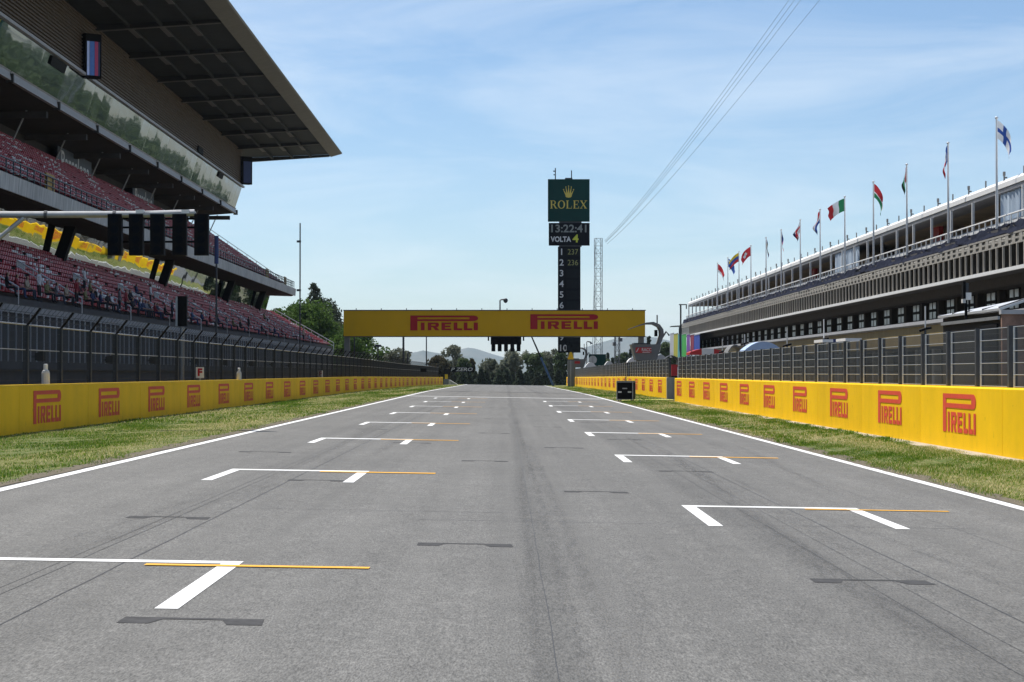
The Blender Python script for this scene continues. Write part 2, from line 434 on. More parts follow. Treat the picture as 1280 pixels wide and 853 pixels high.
def blades():
    m = bpy.data.materials.new('grass_blades'); m.use_nodes = True
    N = m.node_tree.nodes; L = m.node_tree.links; b = N['Principled BSDF']; b.inputs['Roughness'].default_value = .8; b.inputs['Specular IOR Level'].default_value = .25
    ge = N.new('ShaderNodeNewGeometry'); co = N.new('ShaderNodeTexCoord')
    mp_ = N.new('ShaderNodeMapping'); mp_.inputs['Scale'].default_value = (1, .09, 1); L.new(co.outputs['Object'], mp_.inputs[0])
    n = N.new('ShaderNodeTexNoise'); n.inputs['Scale'].default_value = .6; n.inputs['Detail'].default_value = 5; L.new(mp_.outputs[0], n.inputs[0])
    r = N.new('ShaderNodeMapRange'); r.inputs[1].default_value = .36; r.inputs[2].default_value = .64; r.inputs[3].default_value = -.26; r.inputs[4].default_value = .46
    L.new(n.outputs[0], r.inputs[0])
    ad = N.new('ShaderNodeMath'); ad.operation = 'ADD'; L.new(ge.outputs['Random Per Island'], ad.inputs[0]); L.new(r.outputs[0], ad.inputs[1])
    c = N.new('ShaderNodeValToRGB'); L.new(ad.outputs[0], c.inputs[0]); e = c.color_ramp.elements
    e[0].position = 0; e[0].color = (.045, .11, .006, 1); e[1].position = 1; e[1].color = (.72, .64, .36, 1)
    for p, q in ((.34, (.10, .22, .012)), (.64, (.18, .28, .025)), (.84, (.34, .33, .08))): k = e.new(p); k.color = q + (1,)
    L.new(c.outputs[0], b.inputs['Base Color'])
    tr = N.new('ShaderNodeBsdfTranslucent'); L.new(c.outputs[0], tr.inputs[0]); ms = N.new('ShaderNodeMixShader'); ms.inputs[0].default_value = .35
    L.new(b.outputs[0], ms.inputs[1]); L.new(tr.outputs[0], ms.inputs[2]); L.new(ms.outputs[0], N['Material Output'].inputs[0])
    return m
M['blade'] = blades()
M['land'] = two_tone('dry_ground', (0.12, 0.11, 0.075), (0.08, 0.09, 0.04), (0.19, 0.165, 0.12), 0.02, 0.3)
M['soil'] = mat('dry_soil', (0.13, 0.11, 0.075), 0.95, var=0.5, scale=9, bump=0.5, bscale=50)
M['gravel'] = mat('gravel', (0.42, 0.37, 0.29), 0.9, var=0.35, scale=18, bump=0.6, bscale=60)
M['hill'] = two_tone('wooded_hill', (0.055, 0.075, 0.045), (0.09, 0.10, 0.06), (0.14, 0.13, 0.09), 0.0015, 0.008)
M['leaf_bright'] = two_tone('bright_leaves', (0.07, 0.135, 0.024), (0.12, 0.195, 0.04), (0.038, 0.07, 0.016), 0.35, 2, leaf=True, rand=0.15)
M['leaf_mid'] = two_tone('mid_leaves', (0.08, 0.12, 0.045), (0.125, 0.165, 0.07), (0.062, 0.088, 0.042), 0.5, 2, leaf=True, rand=0.2)
M['leaf_dark'] = two_tone('dark_needles', (0.052, 0.074, 0.044), (0.08, 0.10, 0.064), (0.044, 0.058, 0.038), 0.5, 2, leaf=True, rand=0.2)
M['leaf_grey'] = two_tone('grey_green_leaves', (0.14, 0.155, 0.105), (0.21, 0.22, 0.155), (0.105, 0.115, 0.08), 0.5, 2, leaf=True, rand=0.2)
M['leaf_brown'] = two_tone('brownish_leaves', (0.10, 0.085, 0.04), (0.13, 0.12, 0.06), (0.07, 0.06, 0.035), 0.5, 2, leaf=True, rand=0.2)

# ================================================================ the ground
def sheet(name, xs, ys, zf, m, parent=None, kind='structure', **kw):
    V = [(x, y, zf(x, y)) for y in ys for x in xs]
    n = len(xs)
    Fc = [(j*n+i, j*n+i+1, (j+1)*n+i+1, (j+1)*n+i) for j in range(len(ys)-1) for i in range(n-1)]
    me = bpy.data.meshes.new(name); me.from_pydata(V, [], Fc); me.materials.append(m); me.update()
    return tag(link(name, me, parent), kind=kind, **kw)

YS_ALL = [-600, -60, 0, 60, 120, 150, 160, 170, 180, 190, 240, 300, 350, 354, 358, 362, 366, 380, 400, 420, 500, 600, 700, 720, 1200, 3000, 9000, 18000]
XS_ALL = [-16000, -5000, -1500, -400, -120, -40, -21, -13, -6.5, -6.4, 0, 6.4, 8.4, 13, 21, 40, 120, 400, 1500, 5000, 16000]
sheet('ground', XS_ALL, YS_ALL, lambda x, y: gz(x, y) - 0.06, M['land'])
YS_T = [-20, 0, 30, 60, 90, 120, 150, 160, 170, 180, 190, 240, 300, 350, 353, 356, 359, 362, 366, 380, 440, 520]
track = sheet('track', [-6.45, -3, 0, 3, 6.45], YS_T, gz, M['asphalt'])
sheet('pit_lane', [10.1, 13, 21, 40], YS_T[:-2], lambda x, y: gz(x, y) - 0.03, M['asphalt2'])
sheet('service_road', [-40, -21, -13, -11.9], YS_T[:-2], lambda x, y: gz(x, y) - 0.03, M['asphalt2'])

def strip(name, x0, x1, ys, m, h=0.004, wob=0.0, parent=track):
    """a band painted along the track"""
    V = []; Fc = []
    for i, y in enumerate(ys):
        dx = random.uniform(-wob, wob)
        V += [(x0 + dx, y, gz(x0 + dx, y) + h), (x1 + dx, y, gz(x1 + dx, y) + h)]
        if i: Fc.append((2*i-2, 2*i-1, 2*i+1, 2*i))
    me = bpy.data.meshes.new(name); me.from_pydata(V, [], Fc); me.materials.append(m); me.update()
    return link(name, me, parent)

def patch(name, quads, m, h=0.004, parent=track):
    V = []; Fc = []
    for q in quads:
        b = len(V); V += [(x, y, gz(x, y) + h) for x, y in q]; Fc.append(tuple(range(b, b + len(q))))
    me = bpy.data.meshes.new(name); me.from_pydata(V, [], Fc); me.materials.append(m); me.update()
    return link(name, me, parent)

def rect(x0, x1, y0, y1): return [(x0, y0), (x1, y0), (x1, y1), (x0, y1)]

strip('edge_line', -6.24, -6.07, YS_T, M['line_white'])
strip('edge_line', 6.12, 6.29, YS_T, M['line_white'])
patch('start_line', [rect(-6.07, 6.12, 136.5, 137.6)], M['line_white'])
def grid_box(xa, xb, yf, arm=3.5, w=0.15, h=0.004, bt=.22):
    # front bar and two arms running back towards the camera, one outline
    q = [(xa, yf), (xa, yf - arm), (xa + w, yf - arm), (xa + w, yf - bt), (xb - w, yf - bt), (xb - w, yf - arm), (xb, yf - arm), (xb, yf)]
    V = [(x, y, gz(x, y) + h) for x, y in q]
    me = bpy.data.meshes.new('grid_box'); me.from_pydata(V, [], [(0, 1, 2, 3), (0, 3, 4, 7), (4, 5, 6, 7)])
    me.materials.append(M['line_white']); me.update()
    return link('grid_box', me, track)
for k in range(8):
    y = 17.43 + 16.05 * k
    if y < 132:
        grid_box(-4.15, -2.07, y, bt=.22 if k == 0 else (.34 if k < 2 else .48))
        patch('yellow_line', [rect(-2.78, -1.05, y - (.50 if k == 0 else .62), y - 0.36)], M['line_yellow'], 0.008)
    y = 25.95 + 16.05 * k
    if y < 132:
        grid_box(2.07, 4.13, y, bt=.24 if k == 0 else (.34 if k < 2 else .48))
        patch('yellow_line', [rect(3.47, 5.14, y - (.49 if k == 0 else .62), y - 0.36)], M['line_yellow'], 0.008)
# old grid marks painted out in black
for (xa, xb, y) in ((-2.32, -1.47, 13.3), (2.31, 3.19, 16.6), (-.78, .05, 19.5), (-3.84, -3.02, 22.4), (.76, 1.58, 28.6), (2.45, 3.3, 35.2),
                    (-.76, .03, 38.0), (-3.0, -2.2, 30.4), (.8, 1.6, 45.5), (-4.9, -3.95, 40.5), (-.7, .1, 55.6), (2.4, 3.2, 52), (.8, 1.6, 63), (-2.4, -1.6, 47), (-.7, .1, 73), (.8, 1.6, 80), (-3.9, -3.1, 57.5), (-.7, .1, 96), (2.4, 3.2, 70)):
    patch('blacked_out_mark', [[(xa, y + .16), (xa, y - .17), (xa + .19, y - .17), (xa + .24, y + .05), (xa + .24, y + .16)],
                               rect(xa + .24, xb - .24, y + .06, y + .15),
                               [(xb, y + .14), (xb - .24, y + .14), (xb - .24, y + .03), (xb - .19, y - .19), (xb + .02, y - .19)]], M['line_old'], 0.0025)
ysd = list(np.arange(8, 200, 1.3))
for (x, w) in ((-2.97, .012), (-3.36, .006), (-3.46, .005), (3.28, .010), (2.68, .005), (2.92, .0045), (.27, .005), (4.62, .004)):
    strip('seam', x - w / 2, x + w / 2, ysd, M['seam'], 0.002, 0.005)
for (x0, x1, y) in ((-.9, 4.9, 22.7), (-3.2, .6, 24.1), (-6, 6, 151)):
    patch('seam', [[(x0, y), (x1, y - .05), (x1, y - .035), (x0, y + .015)]], M['seam'], 0.002)

# rubber left by tyres: thin worn films along curved paths
def rubber_mat():
    m = bpy.data.materials.new('tyre_rubber'); m.use_nodes = True
    N = m.node_tree.nodes; L = m.node_tree.links; b = N['Principled BSDF']
    b.inputs['Base Color'].default_value = (.045, .045, .05, 1); b.inputs['Roughness'].default_value = .7; b.inputs['Specular IOR Level'].default_value = .2
    co = N.new('ShaderNodeTexCoord'); uv = N.new('ShaderNodeUVMap'); sx = N.new('ShaderNodeSeparateXYZ'); L.new(uv.outputs[0], sx.inputs[0])
    def math_(op, a, c):
        q = N.new('ShaderNodeMath'); q.operation = op
        for i, v in enumerate((a, c)):
            if isinstance(v, float): q.inputs[i].default_value = v
            else: L.new(v, q.inputs[i])
        return q.outputs[0]
    edge = math_('MULTIPLY', sx.outputs[0], math_('SUBTRACT', 1.0, sx.outputs[0]))       # fades to both sides of the film
    mp_ = N.new('ShaderNodeMapping'); mp_.inputs['Scale'].default_value = (14, 1.1, 1); L.new(co.outputs['Object'], mp_.inputs[0])
    n = N.new('ShaderNodeTexNoise'); n.inputs['Scale'].default_value = 1.0; n.inputs['Detail'].default_value = 6; n.inputs['Roughness'].default_value = .7; L.new(mp_.outputs[0], n.inputs[0])
    n2 = N.new('ShaderNodeTexNoise'); n2.inputs['Scale'].default_value = 45; n2.inputs['Detail'].default_value = 3; L.new(co.outputs['Object'], n2.inputs[0])
    r = N.new('ShaderNodeMapRange'); L.new(n.outputs[0], r.inputs[0]); r.inputs[1].default_value = .36; r.inputs[2].default_value = .72
    a = math_('MULTIPLY', math_('MULTIPLY', edge, 2.1), math_('MULTIPLY', r.outputs[0], math_('ADD', n2.outputs[0], .25)))
    a = math_('MULTIPLY', a, sx.outputs[1])
    tr = N.new('ShaderNodeBsdfTransparent'); ms = N.new('ShaderNodeMixShader')
    L.new(a, ms.inputs[0]); L.new(tr.outputs[0], ms.inputs[1]); L.new(b.outputs[0], ms.inputs[2]); L.new(ms.outputs[0], N['Material Output'].inputs[0])
    return m
M['rubber'] = rubber_mat()
def tyre_mark(pts, w, k):
    w *= .8; k *= .62
    pts = [Vector((x, y)) for x, y in pts]; fine = []
    for a, c in zip(pts, pts[1:]):
        n = max(2, int((c - a).length / .8))
        fine += [a.lerp(c, i / n) for i in range(n)]
    fine.append(pts[-1]); V = []; Fc = []; U = []
    for i, p in enumerate(fine):
        d = (fine[min(i + 1, len(fine) - 1)] - fine[max(i - 1, 0)]).normalized(); nn = Vector((d.y, -d.x)) * w / 2
        fade = k * min(1, i / 3, (len(fine) - 1 - i) / 3)
        for s_ in (-1, 1): q = p + nn * s_; V.append((q.x, q.y, gz(q.x, q.y) + tyre_mark.h)); U.append(((s_ + 1) / 2, fade))
        if i: Fc.append((2*i-2, 2*i-1, 2*i+1, 2*i))
    tyre_mark.h += .0001
    me = bpy.data.meshes.new('tyre_mark'); me.from_pydata(V, [], Fc); me.materials.append(M['rubber'])
    ul = me.uv_layers.new(name='UVMap')
    for l in me.loops: ul.data[l.index].uv = U[l.vertex_index]
    me.update(); return link('tyre_mark', me, track)
tyre_mark.h = .001
tyre_mark([gd(1330, 880), gd(1190, 805), gd(1060, 733), gd(960, 660), gd(880, 598), gd(828, 562)], .34, .95)
tyre_mark([gd(1330, 860), gd(1190, 790), gd(1068, 728), gd(975, 660)], .14, .9)
tyre_mark([gd(1320, 757), gd(1190, 705), gd(1100, 672), gd(985, 630), gd(900, 590)], .26, .8)
tyre_mark([gd(1060, 625), gd(1010, 600), gd(965, 578), gd(905, 548)], .30, .8)
tyre_mark([(.42, 7.5), (.42, 20), (.40, 40), (.33, 70)], .16, .6); tyre_mark([(.62, 7.5), (.6, 24), (.5, 48)], .20, .5); tyre_mark([(.15, 8), (.2, 20), (.25, 36)], .12, .6)
tyre_mark([(.55, 14), (.50, 30), (.45, 60), (.4, 110)], .55, .30)
tyre_mark([(-2.9, 8), (-2.9, 30), (-3.0, 60), (-3.0, 110)], .6, .42); tyre_mark([(3.1, 14), (3.1, 40), (3.1, 80), (3.0, 120)], .6, .45)
tyre_mark([gd(-30, 730), gd(140, 672), gd(300, 618), gd(420, 560), gd(470, 530)], .28, .6); tyre_mark([gd(-20, 705), gd(150, 655), gd(300, 607)], .18, .6)
tyre_mark([gd(640, 853), gd(655, 790), gd(652, 730), gd(640, 690)], .10, .5); tyre_mark([gd(790, 850), gd(800, 760), gd(780, 690)], .22, .45)
tyre_mark([gd(1150, 700), gd(1180, 690), gd(1235, 686)], .10, .8); tyre_mark([gd(1160, 815), gd(1200, 808), gd(1235, 812)], .07, .8)
for k in range(14):
    x = random.choice((-3.6, -2.6, 2.6, 3.6, 3.3, -3.1)) + random.uniform(-.3, .3); y = random.uniform(14, 120)
    tyre_mark([(x, y), (x + random.uniform(-.15, .15), y + random.uniform(5, 14))], random.uniform(.18, .32), random.uniform(.45, .9))

# ---- barrier lines, as the photograph shows them
WL = [(-11.3, -8), (-11.3, 60), (-11.15, 245), (-9.4, 330)]
WR1 = [(9.26, -8), (9.26, 40), (9.35, 121.7)]
WR2 = [(9.72, 133), (9.62, 200), (9.62, 348)]
def on(line, y):
    for (xa, ya), (xb, yb) in zip(line, line[1:]):
        if y <= yb: return xa + (xb - xa) * (y - ya) / (yb - ya)
    return line[-1][0]
YV = [-20, 0, 15, 30, 45, 60, 80, 100, 121.7, 133, 150, 160, 170, 180, 190, 209, 230, 245, 270, 300, 330, 350, 353, 356, 359, 362, 366, 380, 420]
def verge(name, xin, xout):
    V = []; Fc = []
    for i, y in enumerate(YV):
        a = xin; b = xout(y)
        for t in (0, .25, .5, .75, 1):
            x = a + (b - a) * t
            V.append((x, y, gz(x, y) + 0.004))
        if i:
            for k in range(4): Fc.append((5*i-5+k, 5*i-4+k, 5*i+1+k, 5*i+k))
    me = bpy.data.meshes.new(name); me.from_pydata(V, [], Fc); me.materials.append(M['verge']); me.update()
    return tag(link(name, me), kind='structure')
xl = lambda y: on(WL, y) - 0.1
xr = lambda y: (on(WR1, y) if y < 127 else on(WR2, y)) + 0.1
verge('verge', -6.42, xl); verge('verge', 6.42, xr)

def gravel_strip(xf, y0, y1, w):
    ys = list(np.arange(y0, y1, 1.5)); V = []; Fc = []
    for i, y in enumerate(ys):
        a = xf(y); b = a - w * random.uniform(.35, 1.25)
        V += [(a, y, gz(a, y) + .03), (b, y, gz(b, y) + .012)]
        if i: Fc.append((2*i-2, 2*i-1, 2*i+1, 2*i))
    me = bpy.data.meshes.new('gravel_edge'); me.from_pydata(V, [], Fc); me.materials.append(M['gravel']); me.update()
    return tag(link('gravel_edge', me), kind='structure')
gravel_strip(lambda y: on(WR1, y), 10, 121, .34)
def soil_strip(sgn, y0, y1):
    ys = list(np.arange(y0, y1, .45)); V = []; Fc = []
    for i, y in enumerate(ys):
        a = sgn * (6.30 - random.uniform(-.02, .035)); b = sgn * (6.46 + random.uniform(.0, .22))
        V += [(a, y, gz(a, y) + .0065), (b, y, gz(b, y) + .016)]
        if i: Fc.append((2*i-2, 2*i-1, 2*i+1, 2*i))
    me = bpy.data.meshes.new('soil_edge'); me.from_pydata(V, [], Fc); me.materials.append(M['soil']); me.update()
    return tag(link('soil_edge', me), kind='structure')
soil_strip(-1, 20, 130); soil_strip(1, 18, 130)

def grass(y0, y1, xin, xout, dens, hmin, hmax, wid):
    A = []
    n = int(dens * (y1 - y0) * 5)
    y = rng.uniform(y0, y1, n); t = rng.uniform(0, 1, n)
    b = np.array([xout(v) for v in y]) ; x = xin + (b - xin) * t
    # thin, worn spots and tufts
    nzv = np.sin(x * 2.3 + 1.7 * np.sin(y * .31)) + np.sin(y * .9 + 1.3 * np.sin(x * 1.9)) + np.sin(x * 5.1 - y * 2.3)
    keep = (rng.uniform(-2.6, 2.2, n) < nzv + .4) & (rng.uniform(0, .09, n) < t + .012 * nzv)
    x, y, nzv = x[keep], y[keep], nzv[keep]; n = len(x)
    z = np.array([gz(a, c) for a, c in zip(x, y)])
    h = rng.uniform(hmin, hmax, n) * (1 + .22 * nzv)
    az = rng.uniform(0, 2 * np.pi, n); ln = rng.uniform(.1, .9, n) * h
    wx, wy = np.cos(az + 1.57) * wid / 2, np.sin(az + 1.57) * wid / 2
    V = np.empty((n, 3, 3))
    V[:, 0] = np.stack([x - wx, y - wy, z], 1); V[:, 1] = np.stack([x + wx, y + wy, z], 1)
    V[:, 2] = np.stack([x + np.cos(az) * ln, y + np.sin(az) * ln, z + h], 1)
    return V.reshape(-1, 3)
gin_l, gin_r = -6.29, 6.33
parts_ = [grass(20, 50, gin_r, lambda y: on(WR1, y) - .12, 820, .012, .048, .015), grass(50, 122, gin_r, lambda y: on(WR1, y) - .05, 200, .02, .06, .032),
          grass(24, 62, gin_l, lambda y: on(WL, y), 560, .012, .048, .016), grass(62, 150, gin_l, lambda y: on(WL, y), 150, .02, .06, .034),
          grass(122, 300, gin_r, lambda y: (on(WR1, y) if y < 127 else on(WR2, y)), 50, .03, .07, .06), grass(150, 300, gin_l, lambda y: on(WL, y), 50, .03, .07, .06)]
gv = np.concatenate(parts_)
tag(bulk('grass', gv, np.arange(len(gv)).reshape(-1, 3), M['blade']), kind='stuff', label='short patchy grass between the track edge and the yellow barriers', cat='grass')

# ---- far hills
def hill(px, d, depth=3600):
    name = 'hill'
    xs = np.linspace(px[0][0], px[-1][0], 90); V = []; Fc = []
    r = random.Random(int(d))
    for x in xs:
        y = np.interp(x, [p[0] for p in px], [p[1] for p in px]) + r.uniform(-.35, .35)
        p = pt(x, y, d)
        X = p.x
        for fr, hh in ((-1, 0), (-.6, .34), (-.3, .7), (0, 1), (.6, .5), (1, 0)):
            V.append((X * (1 + 0 * fr), d + fr * depth * .5 + r.uniform(-80, 80), -9.1 + (p.z + 9.1) * hh))
    n = 6
    for i in range(len(xs) - 1):
        for k in range(n - 1): Fc.append((i*n+k, (i+1)*n+k, (i+1)*n+k+1, i*n+k+1))
    me = bpy.data.meshes.new(name); me.from_pydata(V, [], Fc); me.materials.append(M['hill'])
    me.polygons.foreach_set('use_smooth', [True] * len(me.polygons)); me.update()
    return tag(link(name, me), kind='structure')
hill([(380, 466), (440, 458), (485, 450), (510, 442), (530, 438.5), (550, 442), (570, 443), (600, 448), (660, 452), (700, 458), (760, 466)], 13000)
hill([(480, 462), (540, 448), (562, 441), (578, 436), (588, 434.5), (602, 438), (622, 445), (645, 450), (670, 448), (700, 444), (722, 438), (745, 430), (772, 423),
      (800, 419), (830, 424), (860, 432), (920, 440), (1000, 452), (1080, 462), (1200, 466)], 15000)

# ================================================================ yellow barriers with lettering
def letter_polys():
    """the tyre maker's lettering in unit width, height about 0.22: list of polygons"""
    P = []
    s = 1 / 915.0
    def R(x0, x1, y0, y1): P.append([((x0-140)*s, (300-y1)*s), ((x1-140)*s, (300-y1)*s), ((x1-140)*s, (300-y0)*s), ((x0-140)*s, (300-y0)*s)])
    def G(pts): P.append([((x-140)*s, (300-y)*s) for x, y in pts])
    R(140, 235, 103, 300)
    R(235, 930, 103, 127); R(235, 930, 152, 176)
    arc = [(985 + 62 * math.cos(a), 139.5 + 36.5 * math.sin(a)) for a in np.linspace(-math.pi/2, math.pi/2, 9)]
    G([(930, 103)] + arc + [(930, 176)])
    y0, y1 = 196, 298
    R(280, 330, y0, y1)
    R(373, 420, y0, y1); G([(420, y0), (505, y0), (522, y0+14), (522, y0+44), (505, y0+60), (420, y0+60), (420, y0+42), (474, y0+42), (474, y0+20), (420, y0+20)])
    G([(440, y0+60), (490, y0+60), (528, y1), (474, y1)])
    R(556, 604, y0, y1); R(604, 686, y0, y0+22); R(604, 676, y0+40, y0+61); R(604, 688, y1-23, y1)
    R(720, 768, y0, y1); R(768, 832, y1-25, y1)
    R(855, 903, y0, y1); R(903, 968, y1-25, y1)
    R(988, 1042, y0, y1)
    return P
LET = letter_polys()
def lettering_mesh(w, h, m, name, t=0.012):
    b = MB()
    for p in LET: b.plate([(x * w, z / 0.2153 * h) for x, z in p], 0, t)
    return b.mesh(name, m)
WALL_LOGO = lettering_mesh(3.3, 0.80, M['logo_red'], 'lettering', .003)

H = 1.25
def barrier(label, line, y0, y1, side, seg, logo_ys, parent_group):
    t = thing('track_barrier', label, 'barrier', (on(line, y0), y0, 0), 0, parent_group)
    y = y0; first = True
    base = Vector((on(line, y0), y0, 0))
    while y < y1 - .01:
        ye = min(y + seg, y1)
        a = Vector((on(line, y), y, 0)); c = Vector((on(line, ye), ye, 0))
        L = (c - a).length
        ang = -math.atan2(c.x - a.x, c.y - a.y)
        b = MB(); zb = -.6
        prof_ = [(0, zb), (0, H - .03), (.03, H), (.33, H), (.36, H - .03), (.38, zb)]
        if side < 0: prof_ = [(-x, z) for x, z in prof_]
        b.prism_y(prof_, 0.012, L - 0.012)
        o = b.build('barrier_block', M['yellow'], t, a - base, ang)
        o.location.z = prof((y + ye) / 2)
        y = ye
    for ly in logo_ys:
        x = on(line, ly); x2 = on(line, ly + 2.0)
        o = link('lettering', WALL_LOGO, t)
        # the text runs along the wall and faces the track
        d = Vector((x2 - x, 2.0, 0)).normalized()
        if side < 0:      # left wall: reads away from the camera
            ang = math.atan2(d.y, d.x); p = Vector((x, ly, 0)); off = Vector((.007, 0, 0))
        else:             # right wall: reads towards the camera
            ang = math.atan2(-d.y, -d.x); p = Vector((x, ly, 0)); off = Vector((-.007, 0, 0))
        o.rotation_euler = (0, 0, ang); o.location = p - base + off + Vector((0, 0, .30 + prof(ly)))
    return t
# left: lettering starts 8.5 m apart
def px_wall(x, side_x): return side_x * F / (x - VX)
left_logos = [px_wall(42, -11.3) + 8.45 * k for k in range(40)]
left_logos = [v for v in left_logos if v < 326]
barrier('long yellow trackside barrier below the grandstand, in shade', WL, -8, 330, -1, 8.45, left_logos, None)
right_logos = [px_wall(1180, 9.28) + 8.17 * k for k in range(10)]
barrier('bright sunlit yellow barrier on the right, nearest the camera', WR1, -8, 121.7, 1, 8.17, [v for v in right_logos if v < 121], None)
barrier('yellow barrier on the right beyond the gap, by the black flight case', WR2, 133, 348, 1, 8.17, [140 + 8.17 * k for k in range(26)], None)
# the end face of the far barrier is bare grey
b = MB(); b.box(9.72, 10.2, 132.55, 132.95, -.2, 1.27); tag(b.build('concrete_post', M['concrete']), 'grey concrete post closing the near end of the far right barrier', 'post')

# ================================================================ debris fences
def wires_mesh(name, L, z0, z1, pitch, r, hz, m='wire'):
    n = int(L / pitch)
    lo = np.stack([np.full(n, -r), (np.arange(n) + .5) * L / n - r, np.full(n, z0)], 1)
    V1, F1 = boxes(lo, (2*r, 2*r, z1 - z0))
    lo2 = np.stack([np.full(len(hz), -r + .008), np.zeros(len(hz)), np.array(hz) - r], 1)
    V2, F2 = boxes(lo2, (2*r, L, 2*r))
    V = np.concatenate([V1, V2]); Fc = np.concatenate([F1, F2 + len(V1)])
    me = bpy.data.meshes.new(name); me.from_pydata(V.tolist(), [], Fc.tolist()); me.materials.append(M[m]); me.update()
    return me

def fence(label, line, off, y0, y1, pitch, ztop, style):
    """posts with a framed wire panel between each pair"""
    x0 = on(line, y0) + off
    t = thing('debris_fence', label, 'fence', (x0, y0, 0))
    if style == 'overhang':
        b = MB(); b.box(-.06, .06, -.07, .07, .6, ztop); post = b.mesh('post', M['post_dark'])
        b = MB(); b.tube((0, 0, ztop - .05), (.36, 0, ztop + .42), .032, 6); arm = b.mesh('overhang_arm', M['black'])
        wm = wires_mesh('wire_mesh', pitch, H - .1, ztop, .08, .0026, list(np.arange(H + .1, ztop, .24)), 'wire_dark')
        b = MB(); b.tube((0, 0, ztop), (0, pitch, ztop), .020, 6); rail = b.mesh('top_rail', M['steel'])
        b = MB(); b.tube((0, 0, ztop - .62), (0, pitch, ztop - .62), .012, 5); rail2 = b.mesh('cable', M['steel'])
        nn = int(pitch / .55)
        lo = np.array([[0, (k + .5) * .55, ztop] for k in range(nn)])
        bb = MB()
        for k in range(nn): bb.tube((0, (k + .5) * .55, ztop), (.36, (k + .5) * .55, ztop + .42), .005, 3, cap=False)
        for q in (.33, .66, 1): bb.tube((.36 * q, 0, ztop + .42 * q), (.36 * q, pitch, ztop + .42 * q), .009, 4, cap=False)
        om = bb.mesh('overhang_mesh', M['wire_dark'])
    else:
        b = MB(); b.box(-.05, .12, -.07, .07, .5, ztop + .02); post = b.mesh('post', M['dark_steel'])
        w = pitch - .44
        b = MB(); r = .022
        for yy in (.15, .15 + w): b.tube((0, yy, H - .02), (0, yy, ztop), .020, 6)
        b2 = MB()
        for k in range(6):
            z = H + .02 + (ztop - H - .03) * k / 5
            b2.tube((-.01, .15, z), (-.01, .15 + w, z), .008, 5)
        frame = b.mesh('panel_frame', M['steel_light']); bars = b2.mesh('panel_bar', M['steel'])
        wm = wires_mesh('wire_mesh', w, H - .05, ztop, .05, .0026, list(np.arange(H + .05, ztop, .25)))
    y = y0
    while y < y1:
        x = on(line, y) + off - x0; xe = on(line, y + pitch) + off - x0
        ang = -math.atan2(xe - x, pitch); z = prof(y)
        L_ = Vector((x, y - y0, z))
        link('post', post, t, L_, ang)
        tag(link('wire_mesh', wm, t, L_ + (Vector((.05, .15, 0)) if style != 'overhang' else Vector((0, 0, 0))), ang), kind='stuff')
        if style == 'overhang':
            link('overhang_arm', arm, t, L_, ang); link('top_rail', rail, t, L_, ang); link('cable', rail2, t, L_, ang)
            tag(link('overhang_mesh', om, t, L_, ang), kind='stuff')
        else:
            tag(link('panel_frame', frame, t, L_, ang), kind='stuff'); tag(link('panel_bar', bars, t, L_, ang), kind='stuff')
        y += pitch
    return t
fence('dark wire debris fence with overhanging top in front of the grandstand', WL, -.55, 42, 326, 4.13, 2.72, 'overhang')
fence('grey framed mesh fence on the near right barrier in front of the pit building', WR1, .25, 35.6, 121, 2.9, 2.40, 'panel')
fence('grey mesh fence on the far right barrier beyond the gap', WR2, .25, 134, 344, 2.9, 2.40, 'panel')

# ================================================================ grandstand
GS = thing('grandstand', 'dark multi tier grandstand with mirrored glass and cantilevered roof along the left', 'grandstand', (-30, 200, 0))
GO = Vector((30, -200, 0))       # children are written in world numbers and shifted
def gpart(b, name, m, parent=GS, **kw):
    return b.build(name, m, parent, GO if parent is GS else (0, 0, 0), **kw)
def gcopy(name, me, at, parent=GS, rz=0.0, **kw):
    return tag(link(name, me, parent, Vector(at) + GO, rz), **kw)

Y0 = 45
YLOW, YUP, YBOX, YROOF = 315, 302, 295, 308
# --- lower terrace
NR, DX, DZ = 11, .764, .436
LX, LZ = -24.7, 4.9
p_ = [(LX, -4), (LX, LZ)]
for r in range(NR):
    p_ += [(LX - DX * (r + .15), LZ + DZ * r), (LX - DX * (r + .15), LZ + DZ * (r + 1))]
p_ += [(LX - DX * NR - .2, LZ + DZ * NR), (LX - DX * NR - .2, -4)]
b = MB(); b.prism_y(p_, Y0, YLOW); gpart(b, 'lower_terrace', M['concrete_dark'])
b = MB(); b.box(-33.22, -33.06, Y0, 306, 9.6, 10.12); gpart(b, 'parapet', M['concrete'])
b = MB(); b.box(LX + .004, LX + .10, Y0, YLOW, 4.55, 4.95); gpart(b, 'front_beam', M['concrete'])
b = MB(); b.box(-.03, .03, -.035, .035, 2.1, 4.54); pm = b.mesh('front_post', M['grey_trim'])
for k in range(70):
    for dy in (0, 1.5):
        gcopy('front_post', pm, (LX + .16, 84 + 3.3 * k + dy, 0))
b = MB(); b.box(LX + .02, LX + .30, Y0, YLOW, 1.7, 2.1); gpart(b, 'lower_beam', M['concrete_dark'])
# handrail along the slanting far end of the terrace
b = MB()
pts = [(LX + .1, YLOW - .1, LZ + .95), (LX - DX * NR, YLOW - .1, LZ + DZ * NR + .95)]
b.tube(pts[0], pts[1], .05); b.tube((pts[0][0], YLOW - .1, LZ + .5), (pts[1][0], YLOW - .1, pts[1][2] - .45), .035)
for k in range(9):
    q = k / 8; x = pts[0][0] + (pts[1][0] - pts[0][0]) * q; z = pts[0][2] + (pts[1][2] - pts[0][2]) * q
    b.tube((x, YLOW - .1, z - 1.0), (x, YLOW - .1, z), .04)
gpart(b, 'end_handrail', M['steel_light'], kind='stuff')

